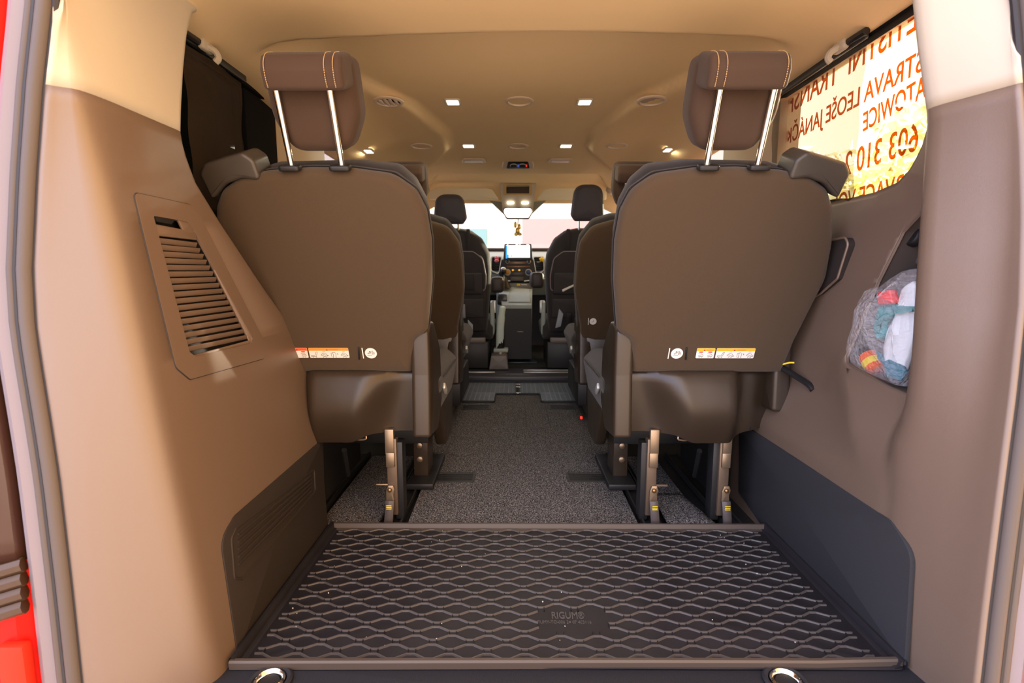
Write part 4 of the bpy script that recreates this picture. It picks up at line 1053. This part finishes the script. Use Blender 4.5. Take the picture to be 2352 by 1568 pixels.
foil(-1,TD,[(-.40,.10),(-.40,.20),(-.365,.20),(-.365,.10)],'tissue_pack','pale grey packet at the left of the driver organiser',mat('packet_grey',(.30,.31,.36),.35),'packet',-.044)
tag(MB().lathe([(.028,.0),(.032,.01),(.032,.13),(.018,.16),(.014,.175)],16,TD@Matrix.Translation((-.40,-.06,-.06))@Matrix.Rotation(R(-90),4,'X')).build('bottle',mat('bottle_grey',(.12,.11,.11),.2)),'dark bottle in the lower pocket behind the driver seat','bottle')
# ---- step, threshold, console, handbrake
st=thing('cab_step','dark step between the front footwell and the second row','step',(0,3.5,0))
MB().pad(rpoly([(3.44,-.02),(3.44,.035),(3.47,.052),(3.75,.052),(3.75,-.02)],.012,3),-.80,.80,.004,2,T=Matrix(((0,0,1,0),(1,0,0,0),(0,1,0,0),(0,0,0,1)))).build('step_body',mat('step_plastic',(.035,.035,.045),.35),st)
for y,xa,xb in ((3.52,.04,.36),(3.60,.04,.36),(3.52,-.44,-.16),):
    MB().box(((xa+xb)/2,y,.053),(xb-xa,.012,.006),.002).build('metal_strip',M_silver,st)
struct(MB().box((0,5.0,.45),(1.8,.03,.95)).build('wall_front',M_black),'bulkhead below the windscreen')
struct(MB().box((0,4.35,.03),(1.7,1.2,.03)).build('floor',mat('cab_carpet',(.035,.042,.04),.9)),'front cab floor')
tag(MB().box((.02,4.02,.052),(.26,.22,.012),.004).build('foot_mat',mat('grey_rubber',(.05,.06,.07))),'small rubber foot mat at the foot of the console','mat')
bx=thing('parking_brake_box','grey plastic box with two round studs behind the handbrake','console box',(-.13,3.66,.05))
MB().pad(rpoly([(-.207,.054),(-.066,.054),(-.078,.155),(-.19,.155)],.008,3),3.60,3.74,.008,3,T=Matrix(((1,0,0,0),(0,0,1,0),(0,1,0,0),(0,0,0,1)))).build('box_body',mat('box_plastic',(.16,.145,.14),.45),bx)
MB().box((-.132,3.67,.158),(.095,.12,.008),.003).build('box_lid',mat('lid_brown',(.10,.075,.07),.5),bx)
for y in (3.66,3.71): MB().lathe([(.013,.0),(.013,.005),(.009,.007)],14,Matrix.Translation((-.125,y,.162))).build('stud',M_silver,bx)
hb=thing('handbrake','pale upright handbrake lever beside the driver seat','lever',(-.13,3.85,.16))
MB().tube(spline([(-.134,3.79,.17),(-.130,3.75,.30),(-.120,3.72,.42),(-.108,3.70,.50)],6),[.030]*7+[.028]*6+[.024]*5+[.018],12,sq=.8).build('lever_grip',mat('lever_pale',(.70,.82,.77),.35),hb)
MB().tube([(-.132,3.80,.15),(-.130,3.765,.29)],.033,12).build('lever_gaiter',M_black,hb)
MB().box((-.125,3.80,.17),(.11,.11,.03),.01).build('lever_base',M_dashg,hb)
# ---- dashboard
db=thing('dashboard','grey green dashboard with black centre stack across the front','dashboard',(0,4.6,.5))
prof=[(4.50,.55),(4.37,.70),(4.36,.86),(4.45,.925),(4.8,.955),(5.12,.945),(5.14,.55)]
TX=Matrix(((0,0,1,0),(1,0,0,0),(0,1,0,0),(0,0,0,1)))
MB().pad(rpoly(prof,[.02,.05,.05,.06,.1,.02,.01],5),-.86,.86,.01,2,T=TX).build('dash_body',M_dashg,db)
MB().box((0,4.70,.952),(1.6,.5,.03),.012,rot=(R(3),'X')).build('dash_top',mat('dash_top',(.035,.032,.03),.7),db)
cs=MB().pad(rpoly([(-.135,.855),(.135,.855),(.16,.74),(.11,.665),(-.11,.665),(-.16,.74)],.02,4),4.285,4.42,.015,3,T=Matrix(((1,0,0,0),(0,0,1,0),(0,1,0,0),(0,0,0,1)))).build('centre_stack',M_dashd,db)
def dial(x,z,r,m,name,cm):
    T=Matrix.Translation((x,4.285,z))@Matrix.Rotation(R(90),4,'X')
    k=MB().lathe([(r,.0),(r,.012),(r*.78,.014),(r*.72,.006)],22,T).build(name,m,db); MB().lathe([(r*.72,.004),(r*.70,.018),(r*.6,.02)],18,T).build(name+'_cap',cm,k); return k
dial(-.082,.835,.017,M_silver,'radio_dial',M_dashd); dial(.094,.835,.017,M_silver,'radio_dial',M_dashd)
k=dial(-.083,.748,.027,M_silver,'climate_dial',mat('dial_amber',(.55,.25,.02),.4)); k=dial(.091,.748,.027,M_silver,'climate_dial',mat('dial_blue',(.03,.08,.25),.4))
MB().box((.004,4.281,.825),(.145,.01,.022),.003).build('radio_buttons',mat('bronze_button',(.22,.13,.08),.3,.4),db)
MB().box((.006,4.279,.793),(.19,.008,.014),.003).build('bronze_strip',mat('bronze_button',(0,0,0)),db)
for x,c in ((-.038,(1,.45,.05)),(.015,(.9,.55,.1))): MB().ball((x,4.28,.765),(.009,.006,.007)).build('amber_switch',mat('amber%s'%(x>0),c,.4,emit=c,estr=.6),db)
MB().box((.004,4.282,.735),(.12,.008,.03),.003).build('switch_row',mat('switch_dark',(.05,.045,.045),.4),db)
MB().box((-.005,4.275,.694),(.105,.02,.035),.005).build('storage_flap',mat('flap_plastic',(.08,.075,.065),.4),db)
for xa,xb,za,zb in ((-.30,-.06,.700,.676),(.055,.30,.676,.700)): MB().tube([(xa,4.29,za),(xb,4.275,zb)],.006,8).build('chrome_strip',M_silver,db)
for sg in (-1,1):
    o=rpoly([(sg*.128,.880),(sg*.215,.880),(sg*.225,.760),(sg*.155,.728)],[.012,.012,.03,.02],4)
    i=[(p.x*.88+sg*.175*.12,p.y*.88+.815*.12) for p in o]
    T=Matrix(((1,0,0,0),(0,0,1,4.30),(0,1,0,0),(0,0,0,1)))
    vt=MB().frame(o,i,-.012,.02,T).build('dash_vent',M_silver,db)
    b=MB()
    for k in range(7): b.box((sg*.175,4.30,.862-.017*k),(.075,.012,.006),.002,rot=(R(20),'X'))
    b.build('vent_blades',M_dashd,vt)
    MB().box((sg*.176,4.312,.81),(.085,.01,.13),.004).build('vent_back',M_black,vt)
    MB().box((sg*.176,4.300,.748),(.075,.012,.026),.004).build('vent_shutter',mat('vent_teal',(.10,.17,.17),.4),vt)
    MB().box((sg*.172,4.29,.832),(.026,.008,.008),.003).build('vent_tab',M_silver,vt)
# touch screen on top
sc=thing('touch_screen','lit touch screen standing on top of the centre stack','screen',(0,4.27,.85))
T=Matrix.Translation((.003,4.245,.912))@Matrix.Rotation(R(82),4,'X')
MB().pad(rpoly([(-.120,-.068),(.120,-.068),(.110,.066),(-.110,.066)],.010,4),-.015,.008,.005,3,T=T).build('screen_housing',M_dashd,sc)
MB().box((.0,.004,.0092),(.198,.104,.002),T=T).build('screen_glass',mat('screen_on',(.75,.85,1),.2,emit=(.88,.94,1),estr=1.15),sc)
MB().box((-.093,-.002,.0105),(.012,.104,.001),T=T).box((-.086,-.036,.0105),(.022,.026,.001),T=T).box((-.052,-.034,.0105),(.006,.022,.001),T=T).build('screen_sidebar',mat('screen_blue',(.02,.3,.9),.3,emit=(.05,.4,1),estr=.8),sc)
MB().box((0,.0585,.0098),(.198,.010,.002),T=T).build('screen_status_bar',M_dashd,sc)
for x,w in ((-.083,.010),(-.008,.022),(.016,.012),(.080,.022)): MB().box((x,.0585,.0112),(w,.006,.001),T=T).build('status_icon',mat('icon_white',(.9,.9,.9),.3,emit=(1,1,1),estr=.8),sc)
# vent clip toys
from mathutils import noise
def star(c,r,m,name,lab):
    t=[]
    for k in range(10):
        a=math.pi/2+k*math.pi/5; rr=r if k%2==0 else r*.58; t.append((rr*math.cos(a),rr*math.sin(a)))
    o=MB().pad(rpoly(t,.006,3),-.008,.012,.006,3,b0=.003,T=Matrix(((1,0,0,c[0]),(0,0,1,c[1]),(0,1,0,c[2]),(0,0,0,1)))).build(name,m)
    return tag(o,lab,'air freshener')
q=U(1141,594,Y=4.27); star((q.x,4.27,q.z),.024,mat('pink_gel',(.75,.10,.15),.4),'air_freshener','pink star-shaped freshener clipped on the left dash vent')
MB().ball((q.x,4.262,q.z-.016),(.019,.010,.014)).build('freshener_base',mat('pink_light',(.85,.25,.30),.4),bpy.data.objects['air_freshener'])
q=U(1244,596,Y=4.27); star((q.x,4.27,q.z),.026,mat('yellow_gel',(.90,.62,.02),.4),'air_freshener','yellow star-shaped freshener clipped on the right dash vent')
# centre console
cn=thing('centre_console','grey green centre console with pale lid between the front seats','console',(0,4.1,.3))
def hexa(pts,name,m,par,r=0):
    return MB().add(pts,[(0,1,2,3),(7,6,5,4),(0,4,5,1),(1,5,6,2),(2,6,7,3),(3,7,4,0)]).build(name,m,par,sharp=20)
hexa([(-.115,3.86,.50),(.105,3.86,.50),(.125,4.31,.62),(-.175,4.31,.65),(-.105,3.90,.10),(.105,3.90,.10),(.12,4.31,.10),(-.18,4.31,.10)],'console_body',M_dashg,cn)
hexa([(-.113,3.835,.475),(.104,3.835,.475),(.104,3.858,.475),(-.113,3.858,.475),(-.108,3.86,.09),(.107,3.86,.09),(.107,3.898,.09),(-.108,3.898,.09)],'console_rear_panel',M_black,cn)
hexa([(-.068,3.92,.527),(.095,3.92,.527),(.095,4.24,.612),(-.050,4.24,.612),(-.068,3.92,.52),(.095,3.92,.52),(.095,4.24,.605),(-.050,4.24,.605)],'console_lid',mat('lid_pale',(.45,.54,.53),.35),cn)
MB().box((.02,3.845,.30),(.05,.006,.008),.002).build('panel_catch',mat('bronze_button',(0,0,0)),cn)
MB().box((.03,4.29,.635),(.20,.03,.05),.006).build('console_upright',mat('upright_grey',(.17,.18,.165),.45),cn)
MB().box((.008,4.272,.645),(.028,.006,.018),.002).build('yellow_tag',M_yel,cn); MB().box((.055,4.273,.645),(.05,.005,.006),.001).build('slot_line',M_silver,cn)
MB().box((-.12,4.02,.535),(.075,.16,.05),.015,rot=(R(14),'X')).build('cup_recess',M_dashd,cn)
gl=thing('gear_lever','gear lever with silver topped black knob','gear lever',(-.10,4.25,.62))
MB().tube([(-.105,4.21,.64),(-.112,4.15,.74)],.006,8).build('lever_rod',M_chrome,gl)
MB().ball((-.113,4.14,.755),(.024,.024,.030)).build('lever_knob',M_black,gl); MB().ball((-.114,4.135,.773),(.022,.020,.015)).build('knob_cap',M_silver,gl)
MB().lathe([(.055,0),(.03,.05),(.012,.09)],16,Matrix.Translation((-.105,4.21,.622))).build('lever_gaiter',M_black,gl)
# ---- header: visors, overhead console, mirror, charm
for sg,nm in ((-1,'driver'),(1,'passenger')):
    t=thing('sun_visor','cream folded sun visor above the %s side of the windscreen'%nm,'sun visor',(sg*.38,4.02,1.36))
    v=[(.14,1.300),(.19,1.372),(.235,1.384),(.60,1.384),(.66,1.36),(.66,1.30)]
    MB().pad(rpoly(mir(v,sg),[.008,.04,.04,.02,.02,.01],4),-.012,.012,.008,3,T=Matrix(((1,0,0,0),(0,-.16,1,4.16),(0,1,0,0),(0,0,0,1)))@Matrix.Translation((0,-.018,-.02))).build('visor_pad',mat('visor_vinyl',(.80,.76,.56),.6),t)
    MB().tube([(sg*.16,3.93,1.30),(sg*.22,3.93,1.30)],.006,8).build('visor_pin',mat('visor_pin',(.30,.2,.08),.5),t)
    MB().ball((sg*.69,3.92,1.352),(.035,.03,.035)).build('visor_mount',M_cream,t)
oc=thing('overhead_console','cream overhead console with open tray and two lamps','overhead console',(0,4.0,1.38))
o=rpoly([(-.135,1.405),(.135,1.405),(.115,1.21),(-.115,1.21)],.01,3); i=rpoly([(-.086,1.382),(.086,1.382),(.086,1.328),(-.086,1.328)],.006,3)
T=Matrix(((1,0,0,0),(0,-.3,1,4.36),(0,1,0,0),(0,0,0,1)))
MB().frame(o,i,-.03,.02,T).build('console_shell',M_cream,oc)
MB().frame(rpoly([(-.104,1.396),(.104,1.396),(.104,1.316),(-.104,1.316)],.006,3),i,-.036,-.02,T).build('tray_frame',mat('tray_tan',(.50,.36,.14),.5),oc)
MB().box((0,4.05,1.355),(.20,.03,.09)).build('tray_back',mat('tray_brown',(.05,.03,.02),.5),oc)
MB().box((0,4.06,1.232),(.19,.06,.03),.008).build('sensor_housing',M_dashd,oc)
for x in (-.055,.055): MB().box((x,3.945,1.262),(.05,.012,.014),.004).build('roof_fitting',M_lamp,oc)  # the two lit reading lamps
# dark triangular brackets either side
for sg in (-1,1): MB().add([(sg*.11,4.10,1.29),(sg*.22,4.10,1.30),(sg*.11,4.12,1.20),(sg*.11,4.13,1.29),(sg*.22,4.13,1.30),(sg*.11,4.15,1.20)],[(0,1,2),(5,4,3),(0,3,4,1),(1,4,5,2),(2,5,3,0)]).build('console_wing',mat('wing_grey',(.22,.23,.19),.6),oc)
mr=thing('rear_view_mirror','rear-view mirror hanging from the windscreen, glowing with reflected light','mirror',(0,4.0,1.15))
MB().pad(rpoly([(-.112,.005),(-.085,-.045),(.085,-.045),(.112,.005),(.105,.040),(-.105,.040)],.02,4),-.0,.03,.01,3,T=Matrix(((1,0,0,0),(0,-.09,1,3.925),(0,1,0,1.187),(0,0,0,1)))).build('mirror_housing',M_dashd,mr)
MB().pad(rpoly([(-.106,.004),(-.080,-.038),(.080,-.038),(.106,.004),(.100,.034),(-.100,.034)],.018,4),-.003,.0,.001,1,T=Matrix(((1,0,0,0),(0,-.09,1,3.925),(0,1,0,1.187),(0,0,0,1)))).build('mirror_glass',mat('mirror',(.9,.9,.9),.02,1),mr)
MB().tube([(0,3.95,1.18),(0,4.03,1.19)],.012,8).build('mirror_stem',M_dashd,mr)
ch=thing('hanging_charm','golden charm hanging from the rear-view mirror','charm',(0,3.99,1.06))
MB().tube([(.006,3.99,1.165),(.0,3.985,1.10)],.004,6).build('charm_cord',M_white,ch)
g=MB(); g.ball((-.018,3.985,1.105),(.012,.010,.024)).ball((.012,3.985,1.09),(.014,.010,.022)).ball((.0,3.985,1.06),(.020,.014,.026)).ball((-.012,3.985,1.035),(.016,.010,.014)).ball((.016,3.985,1.035),(.018,.010,.012))
g.build('charm_bells',mat('gold_foil',(.85,.62,.15),.3,.6),ch)
# seat belts at the front door pillars
# ================================================================ OUTSIDE AND LIGHT
gm=mat('sunny_paving',(.60,.52,.42),.9,var=.15,vscale=3)
struct(MB().box((0,4,-.63),(60,60,.1)).build('ground',gm),'sunlit paved ground outside')
hs=thing('building','white rendered building with pink gate and teal door beyond the windscreen','building',(0,16,-.58))
MB().box((-3,16.2,2.6),(16,.4,6.4)).build('wall',mat('render_white',(.85,.85,.84),.9),hs)
MB().box((3.0,15.9,.9),(5.6,.2,3.0)).build('pink_gate',mat('pink_paint',(.62,.36,.38),.7),hs)
MB().box((-1.35,15.9,.75),(.95,.2,2.7)).build('teal_door',mat('teal_paint',(.22,.42,.47),.6),hs)
# neighbouring wall in shade on the left side
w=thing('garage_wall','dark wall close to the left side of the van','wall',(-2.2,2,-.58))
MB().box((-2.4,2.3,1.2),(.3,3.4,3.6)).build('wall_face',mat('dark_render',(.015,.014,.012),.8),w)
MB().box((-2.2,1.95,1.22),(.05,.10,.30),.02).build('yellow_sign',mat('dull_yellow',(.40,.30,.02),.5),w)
# hedge on the right
hd=MB(); rnd=random.Random(7)
for k in range(9000):
    x=5.2+rnd.random()*1.2; y=2+rnd.random()*13; z=-.5+rnd.random()**.75*(3.3+.35*math.sin(y*1.9)); s=.07+rnd.random()*.10
    a=Vector((rnd.uniform(-1,1),rnd.uniform(-1,1),rnd.uniform(-1,1))).normalized(); b_=a.orthogonal().normalized()
    c=Vector((x,y,z)); hd.add([c-a*s,c+b_*s*.5,c+a*s,c-b_*s*.5],[(0,1,2,3)])
h=tag(hd.build('hedge',mat('hedge_leaf',(.80,.66,.28),.7,var=.45,vscale=2)),'sunlit yellowish hedge outside the right rear window','hedge')
wd=bpy.data.worlds.new('daylight'); SC.world=wd; wd.use_nodes=True; nt=wd.node_tree; nt.nodes.clear()
out=nt.nodes.new('ShaderNodeOutputWorld'); bg=nt.nodes.new('ShaderNodeBackground'); nt.links.new(bg.outputs[0],out.inputs[0])
tc=nt.nodes.new('ShaderNodeTexCoord'); sx=nt.nodes.new('ShaderNodeSeparateXYZ'); nt.links.new(tc.outputs['Generated'],sx.inputs[0])
# hazy bright sky, warmer towards the low sun on the right
dp=nt.nodes.new('ShaderNodeVectorMath'); dp.operation='DOT_PRODUCT'; dp.inputs[1].default_value=Vector((.95,-.05,.15)).normalized(); nt.links.new(tc.outputs['Generated'],dp.inputs[0])
cr_=nt.nodes.new('ShaderNodeValToRGB'); e=cr_.color_ramp.elements
e[0].position=0; e[0].color=(.60,.66,1.0,1); e[1].position=1; e[1].color=(1.0,.52,.16,1); q_=e.new(.5); q_.color=(.92,.86,.92,1)
m1=nt.nodes.new('ShaderNodeMapRange'); m1.inputs['From Min'].default_value=-.8; m1.inputs['From Max'].default_value=.8; nt.links.new(dp.outputs['Value'],m1.inputs['Value'])
nt.links.new(m1.outputs[0],cr_.inputs['Fac']); nt.links.new(cr_.outputs['Color'],bg.inputs['Color'])
m2=nt.nodes.new('ShaderNodeMapRange'); m2.inputs['From Min'].default_value=-.2; m2.inputs['From Max'].default_value=.9; m2.inputs['To Min'].default_value=4.0; m2.inputs['To Max'].default_value=3.0
nt.links.new(dp.outputs['Value'],m2.inputs['Value']); nt.links.new(m2.outputs[0],bg.inputs['Strength'])
sl_=bpy.data.lights.new('sun','SUN'); sl_.energy=31; sl_.color=(1,.86,.60); sl_.angle=R(1.5)
so=bpy.data.objects.new('sun',sl_); COL.objects.link(so); so.rotation_euler=Vector((-.85,-.66,-.215)).normalized().to_track_quat('-Z','Y').to_euler()
V=SC.view_settings; SC.display_settings.display_device='sRGB'; V.view_transform='Standard'; V.look='None'; V.exposure=.30; V.gamma=1; V.use_curve_mapping=False

# ---- repeats share a group phrase
GR={'tail_lamp':'tail lamps at the rear corners','tie_down_ring':'chrome rings in the loading sill','carpet_strip':'carpet strips under the rear seats','seat_rail':'black seat rails on the floor','floor_grille':'floor grilles in the aisle','rubber_mat':'second-row rubber mats','window_blind':'mesh blinds over the rear side windows','coat_hook':'coat hooks above the rear windows','shade_clip':'black clips at the window blinds','roof_fitting':'rectangular roof caps','grab_handle':'ceiling grab handles','third_row_seat':'third-row seats','middle_seat':'second-row seats','front_seat':'front seats','seat_organiser':'organisers on the front seat backs','plastic_pouch':'pouches in the seat organisers','air_freshener':'fresheners on the dash vents','sun_visor':'sun visors at the windscreen'}
for o in list(COL.objects):
    k=o.name.split('.')[0]
    if k in GR and o.parent is None and 'category' in o: o['group']=GR[k]
